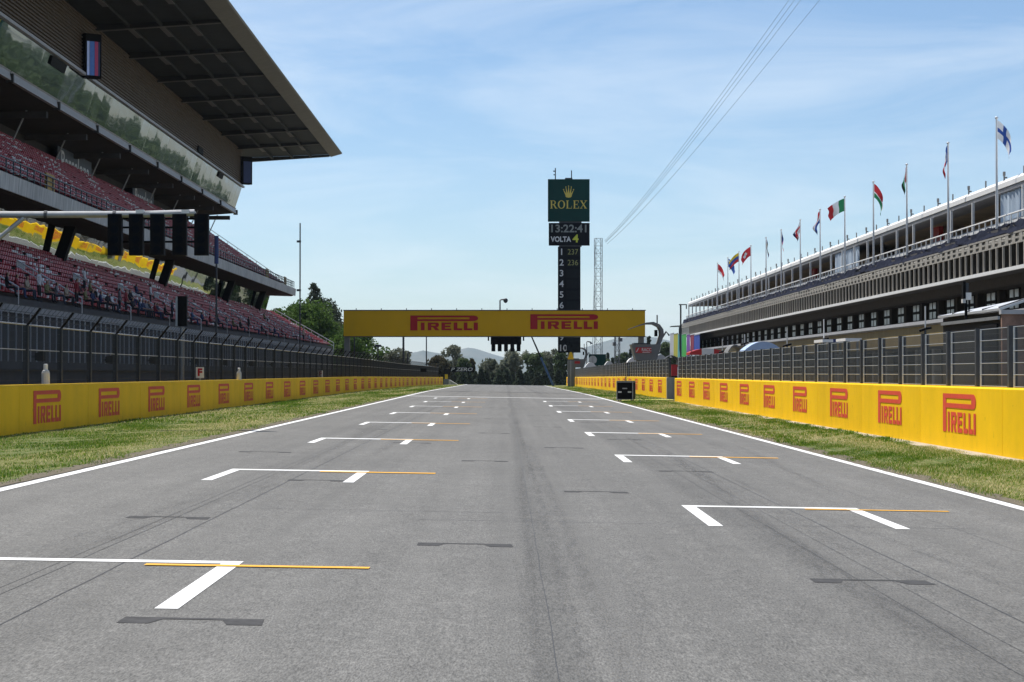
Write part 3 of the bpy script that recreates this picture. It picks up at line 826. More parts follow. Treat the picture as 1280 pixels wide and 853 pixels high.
def seats(name, m, rows, x0, z0, dx, dz, ya, yb, pitch, gap, sel, sz=1.0):
    lo = []; si = []
    r_ = np.random.default_rng(5)
    for r in range(rows):
        for k, y in enumerate(np.arange(ya, yb, pitch)):
            if ((y - ya) % 16.8) < gap: continue
            wht = (math.sin(r * 2.1 + y * .11) + math.sin(y * .37 - r) + r_.uniform(-1.6, 1.6)) > 1.75
            if wht != sel: continue
            x = x0 - dx * (r + .15); z = z0 + dz * r
            lo.append((x - .46, y, z + .26)); si.append((.36, pitch * .80, .06))
            lo.append((x - .52, y, z + .29)); si.append((.06, pitch * .80, .27 * sz))
    V, Fc = boxes(lo, np.array(si))
    o = bulk(name, V, Fc, m, GS, kind='stuff'); o.location = GO
    return o
# the upper side of a row is the tread of row r at LZ + DZ*r
seats('red_seats', M['seat_red'], NR, LX, LZ + DZ, DX, DZ, 92, YLOW - 1, .60, 1.3, False)
seats('white_seats', M['seat_white'], NR, LX, LZ + DZ, DX, DZ, 92, YLOW - 1, .60, 1.3, True)

# --- mirror glass behind the lower terrace, each pane turned a little
PANE_W, TILT, YAW = 3.2, rad(15.5), rad(5.0)
zb, zt = 9.75, 12.12
hh = (zt - zb) / math.cos(TILT)
b = MB(); b.box(-.02, 0, 0, PANE_W * 1.002, 0, hh)
pane = b.mesh('glass_pane', M['mirror'])
y = Y0 + 30
while y < 302:
    o = gcopy('glass_pane', pane, (-33.32, y, zb)); o.rotation_euler = (Matrix.Rotation(-YAW, 3, 'Z') @ Matrix.Rotation(TILT, 3, 'Y')).to_euler()
    y += PANE_W
b = MB(); b.box(-38, -33.9, Y0, 303, -3, 12.3); gpart(b, 'inner_wall', M['concrete_dark'])

# --- slanted columns
b = MB()
b.add([(-32.9, -.45, 9.55), (-32.1, -.45, 9.55), (-32.1, .45, 9.55), (-32.9, .45, 9.55), (-32.0, -.45, 12.2), (-31.2, -.45, 12.2), (-31.2, .45, 12.2), (-32.0, .45, 12.2)],
      [(0,3,2,1),(4,5,6,7),(0,1,5,4),(1,2,6,5),(2,3,7,6),(3,0,4,7)])
cm = b.mesh('column', M['black'])
for y in (66, 113, 160, 207.5, 254, 287): gcopy('column', cm, (0, y, 0))

# --- upper balcony slab
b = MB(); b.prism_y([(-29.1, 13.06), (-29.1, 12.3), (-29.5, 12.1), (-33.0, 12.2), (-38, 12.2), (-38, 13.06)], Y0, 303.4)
gpart(b, 'balcony_slab', M['soffit'])
b = MB(); b.prism_y([(-29.08, 12.16), (-28.98, 12.16), (-28.90, 13.12), (-29.4, 13.12), (-29.4, 13.07), (-29.08, 13.07)], .03, 15.67)
fm = b.mesh('fascia_panel', M['concrete_light'])
y = 303.4 - 15.7
while y > 40: gcopy('fascia_panel', fm, (0, y, 0)); y -= 15.7
b = MB()
ys = np.arange(60, 303.5, 1.9)
for y in ys: b.box(-29.20, -29.13, y - .035, y + .035, 13.1, 14.05)
b.box(-29.215, -29.115, 60, 303.4, 14.05, 14.12); b.box(-29.20, -29.14, 60, 303.4, 13.45, 13.50); b.box(-29.20, -29.14, 60, 303.4, 13.75, 13.79)
xs = np.arange(-38, -29.1, 1.4)
b.box(-38, -29.12, 303.25, 303.31, 14.05, 14.11)
for x in xs: b.box(x - .03, x + .03, 303.25, 303.31, 13.06, 14.05)
gpart(b, 'balcony_railing', M['dark_steel'], kind='stuff')
for y in (269, 291, 140):
    b = MB(); b.box(-29.35, -29.24, y, y + 2.6, 13.1, 14.3); gpart(b, 'board', M['ochre'])
# --- upper terrace
UR, UDX, UDZ = 15, .72, .49
UX, UZ = -30.0, 13.07
p_ = [(UX, 12.4), (UX, UZ)]
for r in range(UR): p_ += [(UX - UDX * (r + .15), UZ + UDZ * r), (UX - UDX * (r + .15), UZ + UDZ * (r + 1))]
p_ += [(UX - UDX * UR - .6, UZ + UDZ * UR), (UX - UDX * UR - .6, UZ + UDZ * UR - 1.2), (UX - 3, 12.4)]
b = MB(); b.prism_y(p_, Y0, YUP); gpart(b, 'upper_terrace', M['concrete_dark'])
seats('red_seats', M['seat_red'], UR, UX, UZ + UDZ, UDX, UDZ, 100, YUP - .8, .60, 1.2, False)
seats('white_seats', M['seat_white'], UR, UX, UZ + UDZ, UDX, UDZ, 100, YUP - .8, .60, 1.2, True)
b = MB()
P0 = Vector((-29.2, YUP + .1, 14.1)); P1 = Vector((UX - UDX * UR, YUP + .1, UZ + UDZ * UR + 1.0)); Pm = Vector((UX - .3, YUP + .1, 14.2))
for dz in (0, -.5): b.tube(Pm + Vector((0, 0, dz)), P1 + Vector((0, 0, dz)), .04)
for k in range(9):
    p = Pm.lerp(P1, k / 8); b.tube(p - Vector((0, 0, 1.1)), p, .035)
gpart(b, 'end_handrail', M['steel'], kind='stuff')
# --- back wall with city name banners
b = MB(); b.box(-45, -42.5, Y0, YBOX, -3, 32); gpart(b, 'back_wall', M['concrete_dark'])

# --- hanging box of suites: mirrored band below, ribbed wall above
b = MB(); b.prism_y([(-36.45, 23.5), (-36.45, 22.95), (-37.0, 22.9), (-42.6, 22.5), (-42.6, 31.6), (-35.55, 31.6), (-35.55, 26.3)], Y0, YBOX)
gpart(b, 'suite_box', M['soffit'])
GT = rad(18.3)
hh = 2.73 / math.cos(GT)
b = MB(); b.box(-.03, 0, .01, 4.19, 0, hh); pm = b.mesh('glass_pane', M['mirror_upper'])
y = YBOX - 4.2
while y > Y0: gcopy('glass_pane', pm, (-36.3, y, 23.62)).rotation_euler = (0, GT + random.uniform(-.0012, .0012), random.uniform(-.004, .004)); y -= 4.2
b = MB(); b.box(-35.35, -35.02, Y0, YBOX, 26.36, 26.60); gpart(b, 'ledge', M['grey_trim'])
b = MB(); b.prism_y([(-36.42, 22.9), (-36.1, 22.9), (-36.1, 23.0), (-36.2, 23.5), (-36.1, 23.6), (-36.42, 23.6)], .18, 16.62)
bm_ = b.mesh('edge_beam', M['grey_trim'])
y = YBOX - 16.8
while y > 40: gcopy('edge_beam', bm_, (0, y, 0)); y -= 16.8
for k in range(15):
    y = YBOX - 16.8 * k
    if y < 60: break
    b = MB(); b.box(-36.5, -35.95, y - .16, y + .16, 22.75, 23.4); gpart(b, 'bracket', M['girder'])
    b = MB(); b.tube((-40.0, y + .2, 19.9), (-38.7, y + .2, 22.75), .07); gpart(b, 'strut', M['steel'])
    b = MB(); b.box(-42.4, -37.0, y - .3, y + .3, 22.1, 22.6); gpart(b, 'ceiling_beam', M['concrete_dark'])
# ribbed wall
pr = []
z = 26.62
while z < 31.5:
    pr += [(-35.52, z), (-35.36, z + .05), (-35.36, z + .13), (-35.52, z + .17)]; z += .29
pr += [(-35.54, 31.5), (-35.54, 26.62)]
b = MB(); b.prism_y(pr, Y0, YBOX + .3); gpart(b, 'ribbed_wall', M['slat'])
pr2 = [(z, x) for x, z in pr]
b = MB()
for k in range(28): b.box(-42.5, -35.6, YBOX + .02, YBOX + .09, 26.62 + k * .172, 26.72 + k * .172)
gpart(b, 'ribbed_end_wall', M['slat'], kind='stuff')
for (x, y, w) in ((67, 74, 5.5), (248, 186, 4.0), (275, 217, 4.0)):
    d = 35.2 * F / (VX - x); z = EYE + (VY - y) / F * d
    tilt = GT if z < 26.3 else 0
    b = MB(); b.box(-.02, .12, 0, w, -.35, .35)
    xw = -35.33 if z > 26.3 else -36.3 + (z - 23.62) * math.tan(GT) + .02
    gcopy('vent_panel', b.mesh('vent_panel', M['black']), (xw, d, z)).rotation_euler = (0, tilt, 0)
# big screens bolted to the ribbed wall
b = MB(); b.box(-.75, .75, 0, .9, -1.75, 1.95); sm = b.mesh('screen_housing', M['black'])
b = MB(); b.box(-.6, .6, -.02, -.001, -1.55, 1.3)
screen = b.mesh('screen', M['navy'])
b = MB(); b.box(-.6, -.38, -.035, -.021, -1.55, 1.3); sw_ = b.mesh('screen_stripe', mat('screen_white', (.35, .45, .75), .3, emit=.12))
b = MB(); b.box(-.34, .08, -.035, -.021, -1.55, 1.3); sb_ = b.mesh('screen_stripe', mat('screen_blue', (.05, .13, .40), .3, emit=.12))
b = MB(); b.box(.12, .42, -.035, -.021, -1.55, 1.3); sr_ = b.mesh('screen_stripe', mat('screen_red', (.30, .03, .10), .3, emit=.12))
for (x, y, lab) in ((116, 71, 'large video screen with blue and red stripes on the ribbed grandstand wall'), (309, 214, 'pale hanging video screen at the far end of the ribbed wall')):
    d = 34.5 * F / (VX - x); z = EYE + (VY - y) / F * d
    t = thing('video_screen', lab, 'screen', (-34.5, d, z), rad(38))
    link('housing', sm, t); link('display', screen, t)
    if x < 200:
        for m_ in (sw_, sb_, sr_): link('screen_stripe', m_, t)
    b = MB(); b.tube((-.5, .5, 1.9), (-1.2, 1.0, 1.9), .06); b.build('arm', M['dark_steel'], t)
# --- roof
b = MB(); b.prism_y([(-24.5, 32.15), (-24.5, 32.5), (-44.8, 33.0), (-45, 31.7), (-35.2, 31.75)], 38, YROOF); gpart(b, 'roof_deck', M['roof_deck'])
b = MB(); b.prism_y([(-24.5, 31.8), (-23.0, 32.22), (-22.9, 32.36), (-23.1, 32.52), (-24.5, 32.52)], 38, YROOF + .1); gpart(b, 'roof_lip', M['roof_lip'])
for k in range(16):
    y = YROOF - .25 - 16.8 * k
    if y < 40: break
    b = MB(); b.prism_y([(-24.6, 31.85), (-24.6, 32.1), (-35.4, 31.7), (-44, 31.6), (-44, 30.9), (-35.6, 31.12)], y - .12, y + .12); g = gpart(b, 'girder', M['girder'])
    b = MB(); b.prism_y([(-24.7, 31.80), (-24.7, 31.86), (-35.6, 31.13), (-35.6, 31.06)], y - .2, y + .2); gpart(b, 'girder_flange', M['flange'])
    if k:
        for i, x in enumerate((-27.2, -29.8, -32.6)):
            z = 32.03 - (-24.5 - x) * .04
            b = MB(); b.box(x - .12, x + .12, y + .3, y + 16.5, z - .30, z - .02); gpart(b, 'purlin', M['roof_deck'])
            b = MB(); b.box(x - .24, x + .24, y + .3, y + 5.6, z - .345, z - .305); gpart(b, 'purlin_flange', M['flange'])
for k in range(60):
    x = -24.9 - k * .17
# --- city name banners (text below)
def text_mesh(body, size, m, name='lettering', depth=.012, bold=0.0, sx=1.0, align='CENTER'):
    cu = bpy.data.curves.new(name, 'FONT'); cu.body = body; cu.size = size; cu.extrude = depth / 2; cu.offset = bold
    cu.align_x = align; cu.align_y = 'CENTER'; cu.resolution_u = 3
    o = bpy.data.objects.new(name, cu); COL.objects.link(o)
    bpy.context.view_layer.update()
    me = bpy.data.meshes.new_from_object(o.evaluated_get(bpy.context.evaluated_depsgraph_get()))
    bpy.data.objects.remove(o); bpy.data.curves.remove(cu)
    me.name = name
    me.transform(Matrix.Rotation(rad(90), 4, 'X') @ Matrix.Diagonal((sx, 1, 1, 1)))   # upright, facing -y
    me.materials.clear(); me.materials.append(m); me.update()
    return me
bt = text_mesh('Barcelona', 2.7, M['sign_text'], sx=1.45, bold=.02)
for (xa, xb, lab) in ((72, 114, 'slate banner with pale city name lettering behind the upper seats, nearer'), (166, 192, 'slate banner with pale city name lettering behind the upper seats, farther')):
    X = 41.4; da, db = X * F / (VX - xa), X * F / (VX - xb)
    t = thing('name_banner', lab, 'banner', (-X, (da + db) / 2, 21.2), rad(90), None)
    L_ = db - da
    b = MB(); b.box(-L_/2, L_/2, .0, .08, -1.1, 1.35); b.build('cloth', M['slate'], t)
    o = link('lettering', bt, t, (0, -.02, .05)); o.scale = (L_ / 18.5, 1, 1)

# --- stair handrails down the lower terrace
b = MB()
ra = Vector((-28.6, 0, LZ + DZ * 5.1 + 1.0)); rb_ = Vector((LX - .1, 0, LZ + 1.0))
for dz in (0, -.35):
    b.tube(ra + Vector((0, 0, dz)), rb_ + Vector((0, 0, dz)), .045)
for k in range(5):
    p = ra.lerp(rb_, k / 4); b.tube(p - Vector((0, 0, 1.0)), p, .035)
b.tube(ra + Vector((0, 0, .0)), ra + Vector((0, 2.0, .0)), .045)
b.tube(ra + Vector((0, 2.0, -1.4)), ra + Vector((0, 2.0, .0)), .045)
hm = b.mesh('stair_handrail', M['steel_light']); hm2 = b.mesh('stair_handrail', M['steel'])
b = MB(); b.box(-28.66, -28.58, .1, 1.9, LZ + DZ * 5 - .1, LZ + DZ * 5.1 + .9); sm_ = b.mesh('gate_panel', M['grey_cabin'])
for k in range(11):
    y = 112 + 16.8 * k
    tag(gcopy('stair_handrail', hm if k < 5 else hm2, (0, y, 0)), kind='stuff')
    if k < 5: gcopy('gate_panel', sm_, (0, y, 0))

# ================================================================ people in the lower terrace
SKIN = mat('skin', (.42, .25, .18), .6, var=.05)
HAIR = mat('dark_hair', (.03, .022, .018), .6, var=.2)
CLO = {n: mat(n + '_cloth', c, .85, var=.12, scale=6) for n, c in dict(white=(.62,.62,.63), navy=(.03,.045,.11), maroon=(.25,.03,.04), black=(.025,.025,.03),
       grey=(.22,.22,.24), blue=(.07,.12,.22), khaki=(.20,.19,.09), denim=(.04,.05,.075), beige=(.38,.32,.24), pink=(.45,.25,.27)).items()}
def skin_body(joints, edges, name):
    me = bpy.data.meshes.new(name); me.from_pydata([j[0] for j in joints], edges, [])
    o = bpy.data.objects.new(name, me); COL.objects.link(o)
    o.modifiers.new('skin', 'SKIN')
    for i, j in enumerate(joints): me.skin_vertices[0].data[i].radius = (j[1], j[1] if len(j) < 3 else j[2])
    me.skin_vertices[0].data[0].use_root = True
    su = o.modifiers.new('sub', 'SUBSURF'); su.levels = 1; su.render_levels = 1
    dg_ = bpy.context.evaluated_depsgraph_get(); dg_.update()
    out = bpy.data.meshes.new_from_object(o.evaluated_get(dg_))
    bpy.data.objects.remove(o); out.name = name
    out.polygons.foreach_set('use_smooth', [True] * len(out.polygons))
    return out
def person_mesh(kind):
    # faces +x (towards the track), seat surface at z = 0 for sitters, feet at z = -.43
    if kind == 'sit':
        J = [((0,0,.12),.15,.12), ((.02,0,.34),.15,.12), ((.03,0,.53),.16,.11), ((.04,0,.64),.06,.06), ((.07,0,.74),.085,.095), ((.07,0,.86),.075,.085)]
        E = [(0,1),(1,2),(2,3),(3,4),(4,5)]
        lean = .0
        for s in (-1, 1):
            b0 = len(J)
            J += [((.02,s*.20,.54),.055), ((.10,s*.25,.30),.046), ((.32,s*.14,.20),.036), ((.41,s*.10,.19),.03),
                  ((.06,s*.10,.09),.085), ((.44,s*.13,.10),.066), ((.46,s*.13,-.30),.048), ((.58,s*.14,-.39),.036)]
            E += [(2,b0),(b0,b0+1),(b0+1,b0+2),(b0+2,b0+3),(0,b0+4),(b0+4,b0+5),(b0+5,b0+6),(b0+6,b0+7)]
    else:
        J = [((0,0,.50),.14,.11), ((.01,0,.75),.14,.11), ((.0,0,.97),.16,.11), ((.02,0,1.08),.06,.06), ((.05,0,1.18),.085,.095), ((.05,0,1.30),.075,.085)]
        E = [(0,1),(1,2),(2,3),(3,4),(4,5)]
        for s in (-1, 1):
            b0 = len(J)
            J += [((0,s*.20,.97),.055), ((.03,s*.25,.70),.046), ((.14,s*.22,.48),.036), ((.19,s*.20,.40),.03),
                  ((0,s*.10,.44),.085), ((.03,s*.11,.02),.062), ((0,s*.12,-.36),.045), ((.12,s*.13,-.42),.036)]
            E += [(2,b0),(b0,b0+1),(b0+1,b0+2),(b0+2,b0+3),(0,b0+4),(b0+4,b0+5),(b0+5,b0+6),(b0+6,b0+7)]
    me = skin_body(J, E, 'body')
    mi = []
    for p in me.polygons:
        c = p.center; zc = c.z if kind == 'sit' else c.z - .44
        r = abs(c.y)
        if kind == 'sit':
            if c.z > .67: k = 3 if (c.z > .84 or c.x < .04) else 0
            elif c.z > .61 and r < .07: k = 0
            elif c.z > .14 and (c.x < .25): k = 1
            elif c.z > .145 and c.x >= .25: k = 0
            else: k = 2
        else:
            if c.z > 1.11: k = 3 if (c.z > 1.28 or c.x < .02) else 0
            elif c.z > 1.05 and r < .07: k = 0
            elif c.z < .50 and r > .17 and c.x > .06: k = 0
            elif c.z > .47: k = 1
            else: k = 2
        mi.append(k)
    me.materials.clear()
    for m_ in (SKIN, CLO['white'], CLO['denim'], HAIR): me.materials.append(m_)
    me.polygons.foreach_set('material_index', mi)
    return me
PM = {'sit': person_mesh('sit'), 'stand': person_mesh('stand')}
PEOPLE = [  # pixel x, pixel y of the trunk, pose, top, trousers, label
    (103, 352, 'stand', 'white', 'black', 'person in a white top standing high in the stand, fourth stair bay'),
    (93, 389, 'stand', 'maroon', 'black', 'person in a maroon jacket standing by the stair rail'),
    (33, 402, 'sit', 'beige', 'denim', 'seated person in a beige top at the front row near the left edge'),
    (20, 397, 'sit', 'maroon', 'navy', 'seated person in maroon at the front row at the left edge'),
    (58, 398, 'sit', 'khaki', 'black', 'seated person in khaki at the front row above the white bottle'),
    (70, 402, 'sit', 'grey', 'denim', 'seated person in grey in the front row beside one in khaki'),
    (115, 400, 'sit', 'navy', 'black', 'seated person in navy in the front row, right of the maroon jacket'),
    (139, 382, 'sit', 'white', 'denim', 'seated person in a white shirt by the second stair rail'),
    (147, 407, 'stand', 'grey', 'black', 'person in grey standing at the front fence, below a white shirt'),
    (134, 406, 'sit', 'black', 'black', 'seated person in black at the front, left of a standing one in grey'),
    (162, 370, 'sit', 'black', 'navy', 'seated person in black high up, left of one in navy'),
    (170, 366, 'sit', 'navy', 'denim', 'seated person in navy high up, beside one in black'),
    (178, 385, 'sit', 'navy', 'black', 'seated person in navy at the middle rows below two others'),
    (174, 400, 'sit', 'blue', 'denim', 'seated person in a blue top by the second stair rail'),
    (185, 384, 'sit', 'black', 'black', 'seated person in black at the middle rows beside one in navy'),
    (193, 397, 'sit', 'maroon', 'navy', 'seated person in maroon left of the small light post'),
    (213, 411, 'stand', 'denim', 'black', 'person in a denim jacket standing just left of the small light post'),
    (206, 408, 'sit', 'black', 'black', 'seated person in black left of the denim jacket'),
    (240, 404, 'sit', 'blue', 'navy', 'seated person in blue right of the small light post'),
    (252, 405, 'sit', 'navy', 'black', 'seated person in navy left of the tall dark pole'),
    (262, 412, 'sit', 'maroon', 'black', 'seated person in maroon at the foot of the tall dark pole'),
    (283, 410, 'sit', 'grey', 'navy', 'seated person in grey right of the tall dark pole'),
    (300, 416, 'sit', 'black', 'denim', 'seated person in black in the front rows farther along'),
    (318, 416, 'sit', 'pink', 'navy', 'seated person in pink in the front rows far along'),
    (343, 424, 'sit', 'navy', 'navy', 'seated person in navy in the front row far along'),
    (366, 427, 'sit', 'white', 'black', 'seated person in white in the front row near the thin pole'),
    (330, 398, 'sit', 'khaki', 'black', 'seated person in khaki in the middle rows far along'),
]
TOPS = ['black', 'navy', 'grey', 'maroon', 'black', 'white', 'khaki', 'denim', 'navy', 'black', 'beige']
NAMES = {'black': 'black', 'navy': 'navy', 'grey': 'grey', 'maroon': 'maroon', 'white': 'white', 'khaki': 'khaki', 'denim': 'denim blue', 'beige': 'beige'}
for i, (px, py) in enumerate(((8, 399), (46, 399), (82, 404), (106, 404), (125, 405), (155, 404), (165, 406), (182, 407), (196, 408), (222, 410), (232, 409), (272, 415), (291, 414), (309, 418),
        (327, 420), (337, 421), (352, 424), (378, 430), (386, 431), (112, 362), (98, 366), (186, 372), (158, 375))):
    for a_ in range(len(TOPS)):
        tp_ = TOPS[(i * 5 + a_) % len(TOPS)]
        if all(not (q[5].split(',')[0].endswith(NAMES[tp_]) and abs(q[0] - px) < 130 and len(q[5].split(',')) > 1) for q in PEOPLE): break
    PEOPLE.append((px, py, 'stand' if i % 4 == 1 else 'sit', tp_, 'black', '%s person in %s, %s' % ('standing' if i % 4 == 1 else 'seated', NAMES[tp_],
        'in the middle rows near the second stair rail' if py < 380 else ('low in the stand before the left edge' if px < 130 else ('low in the stand between the second and third stair rails' if px < 215 else 'low in the stand farther along')))))
for (px, py, pose, top, leg, lab) in PEOPLE:
    ratio = (VY - py) / (VX - px)
    best = None
    for r in range(NR):
        X = -LX + DX * (r + .15) + .30
        z = LZ + DZ * (r + 1) + .40
        e = abs((z + .3 - EYE) / X - ratio)
        if best is None or e < best[0]: best = (e, r, X, z)
    _, r, X, z = best
    d = X * F / (VX - px)
    me = PM[pose].copy(); me.materials[1] = CLO[top]; me.materials[2] = CLO[leg]
    t = thing('person', lab, 'person', (-X + (.12 if pose == 'stand' else .0), d, z + .02), random.uniform(-.35, .35), 'spectators in the lower stand')
    link('body', me, t)

# ================================================================ start gantry over the track
GD = 178.0
gl, gr_ = pt(429.5, 388.6, GD), pt(806.5, 386.6, GD)
zb_, zt_ = pt(600, 420.5, GD).z, gl.z
t = thing('start_gantry', 'wide yellow overhead gantry across the track with red lettering', 'gantry', (0, GD, 0))
b = MB(); b.box(gl.x, gr_.x, .04, 1.3, zb_, zt_); b.build('truss_cover', M['banner_yellow'], t)
V = []; Fc = []; nx, nz_ = 96, 8
for i in range(nx + 1):
    for j in range(nz_ + 1):
        u = i / nx; v = j / nz_
        wv = .018 * math.sin(u * 71 + 2.2 * v) + .013 * math.sin(u * 163 - 3 * v) + .012 * math.sin(5 * v + u * 30)
        V.append((gl.x + (gr_.x - gl.x) * u, .012 + wv * math.sin(math.pi * v) * .7, zb_ + (zt_ - zb_) * v))
for i in range(nx):
    for j in range(nz_): a_ = i * (nz_ + 1) + j; Fc.append((a_, a_ + nz_ + 1, a_ + nz_ + 2, a_ + 1))
me = bpy.data.meshes.new('banner'); me.from_pydata(V, [], Fc); me.materials.append(M['banner_yellow']); me.polygons.foreach_set('use_smooth', [True] * len(Fc)); me.update(); link('banner', me, t)
b = MB(); b.box(gl.x - .03, gr_.x + .05, -.03, 1.33, zt_ + .002, zt_ + .07); b.box(gl.x - .03, gr_.x + .03, -.02, 1.32, zb_ - .05, zb_ - .002); b.build('frame', M['dark_steel'], t)
for x in (gl.x + .25, gr_.x - .3):
    b = MB(); b.box(x - .22, x + .22, .3, .9, -.3, zb_); b.build('post', M['grey_cabin'], t)
for k, x in enumerate(np.linspace(gl.x + 1, gr_.x - 1, 12)):
    b = MB(); b.box(x - .03, x + .03, .2, .26, zt_ + .06, zt_ + .2); b.build('fixing', M['dark_steel'], t)
gm = lettering_mesh(85.5 / F * GD, 18.6 / F * GD, M['banner_red'], 'lettering', .015)
for x, y in ((513, 413.3), (663, 411.7)):
    p = pt(x, y, GD); link('lettering', gm, t, (p.x, -.022, p.z))
for x in (555, 622, 690):
    p = pt(x, 400, GD); b = MB(); b.box(p.x - .012, p.x + .012, -.030, .0, zb_ + .02, zt_ - .02); b.build('banner_seam', M['banner_yellow'], t)
# lights hung below it
p = pt(632.5, 421, GD)
t = thing('start_lights', 'black five column start light unit hanging under the yellow gantry', 'start lights', (p.x, GD, zb_ - .05))
b = MB(); b.box(-1.24, 1.24, .12, .3, -.62, 0); b.build('back_board', M['black'], t)
for k in range(5):
    x = -1.02 + .51 * k
    b = MB(); b.box(x - .16, x + .16, -.1, .12, -1.18, -.03); pn = b.build('light_column', M['black'], t)
    b = MB()
    for z in (-.2, -.5, -.78, -1.03): b.tube((x, -.1, z), (x, -.16, z), .10, 10)
    b.build('lens', M['black_panel'], pn, kind='stuff')
for x in (-1.42, 1.42):
    b = MB(); b.box(x - .06, x + .06, 0, .15, -.32, 0); b.build('bracket', M['black'], t)
# camera on a bent post above the gantry
a = pt(625, 388, GD); c = pt(625, 374.5, GD)
t = thing('camera_post', 'bent post with a round camera standing on the yellow gantry', 'camera post', (a.x, GD + .7, zt_))
h = c.z - zt_
b = MB(); b.path([(0, 0, 0), (0, 0, h - .05), (.06, 0, h), (.45, 0, h + .03)], .06, 8); b.build('post', M['grey_cabin'], t)
b = MB(); b.smooth = True
b.path([(.45, 0, h + .12), (.45, 0, h + .05), (.45, 0, h - .1), (.45, 0, h - .22), (.45, 0, h - .27)], [.06, .17, .19, .12, .03], 10); b.build('dome_camera', M['dark_steel'], t)

# ---- light arm on the left with five black panels
AD = 56.0
t = thing('light_gantry', 'grey pipe arm from the left carrying five tall black light panels', 'light gantry', pt(-36, 470, AD))
o0 = Vector(t.location); 
def rel(x, y, d=AD): return pt(x, y, d) - o0
b = MB(); b.path([rel(-36, 520), rel(-36, 300), rel(-34, 276), rel(-20, 268.5), rel(60, 268.5), rel(180, 268), rel(243, 266)], .085, 10); b.build('arm', M['steel'], t)
b = MB(); b.tube(rel(-34, 325), rel(30, 272), .06, 8); b.build('brace', M['steel'], t)
for x in (57, 143): b = MB(); p = rel(x, 268.4); b.tube(p - Vector((.04, 0, 0)), p + Vector((.04, 0, 0)), .10, 10); b.build('collar', M['dark_steel'], t)
for x in (175, 232):
    p = rel(x, 264); b = MB(); b.box(p.x - .10, p.x + .10, -.1, .1, p.z - .06, p.z + .03); b.build('clamp', M['white'], t)
    b = MB(); b.box(p.x + .1, p.x + .25, -.06, .06, p.z - .05, p.z - .01); b.build('clamp_handle', M['white'], t)
for z in (273, 284, 302):
    p, q = rel(140, z), rel(258, z); b = MB(); b.box(p.x, q.x, .14, .17, p.z - .025, p.z + .025); b.build('rail', M['black'], t)
for k, x in enumerate((144, 170.5, 197, 224.7, 252)):
    p, q = rel(x - 8.7, 319.5), rel(x + 8.7, 268)
    b = MB(); b.box(p.x, q.x, -.12, .12, p.z, q.z); pn = b.build('light_panel', M['black'], t)
    cx = (p.x + q.x) / 2
    for j in range(4):
        z = p.z + (q.z - p.z) * (j + .5) / 4
        b = MB(); b.tube((cx, -.12, z), (cx, -.145, z), .105, 12); b.build('lens', M['black_panel'], pn)
# small light box on a post by the left fence
d = 83; p = pt(228, 389, d)
t = thing('signal_post', 'small black signal box on a grey post by the left fence', 'signal', (p.x, d, 0))
b = MB(); b.tube((0, 0, .2), (0, 0, pt(228, 409, d).z), .08, 8); b.build('post', M['steel'], t)
b = MB(); b.box(-.16, .18, -.14, .14, pt(228, 408, d).z, pt(228, 370.5, d).z); b.build('signal_box', M['black'], t)
b = MB(); b.box(-.24, -.165, -.12, .12, pt(228, 408, d).z, pt(228, 371, d).z); b.build('side_plate', M['steel'], t)
def pole(x, ytop, d, r, label, extras=(), ybase=None, cat='pole'):
    p = pt(x, ytop, d); zb0 = prof(d) - .1 if ybase is None else pt(x, ybase, d).z
    t = thing('pole', label, cat, (p.x, d, zb0))
    b = MB(); b.tube((0, 0, 0), (0, 0, p.z - zb0), r, 8, r * .8); b.build('shaft', M['dark_steel'], t)
    return t, p.z - zb0
t, h = pole(270.5, 330, 101, .055, 'tall pole with a thick dark antenna on top behind the left fence')
b = MB(); b.tube((0, 0, h), (0, 0, h + 35 / F * 101), .10, 8); b.build('antenna', M['navy'], t)
t, h = pole(375, 279, 146, .055, 'tallest thin pole at the end of the grandstand balcony')
for y in (302, 363):
    z = pt(375, y, 146).z - t.location.z; b = MB(); b.box(-.22, .06, -.06, .06, z - .07, z + .07); b.build('bracket', M['dark_steel'], t)
for (x, y, d, lab) in ((472.5, 434, 280, 'short lamp pole among the far left trees'), (443, 420, 270, 'thin pole just right of the gantry post'), (533, 420, 300, 'thin far pole behind the sunlit fence'), (504.3, 420, 285, 'thick dark far pole standing at the start of the sunlit fence')):
    t, h = pole(x, y if x != 504.3 else 415, d, .10 if x != 504.3 else .17, lab)
    if x == 472.5: b = MB(); b.box(-.4, .4, -.15, .15, h, h + .3); b.build('lamp_head', M['dark_steel'], t)
t, h = pole(509.5, 443, 275, .12, 'hooked lamp post beside the sunlit fence')
b = MB(); b.path([(0, 0, h), (.1, 0, h + .25), (.6, 0, h + .2)], .07); b.build('lamp_arm', M['dark_steel'], t)
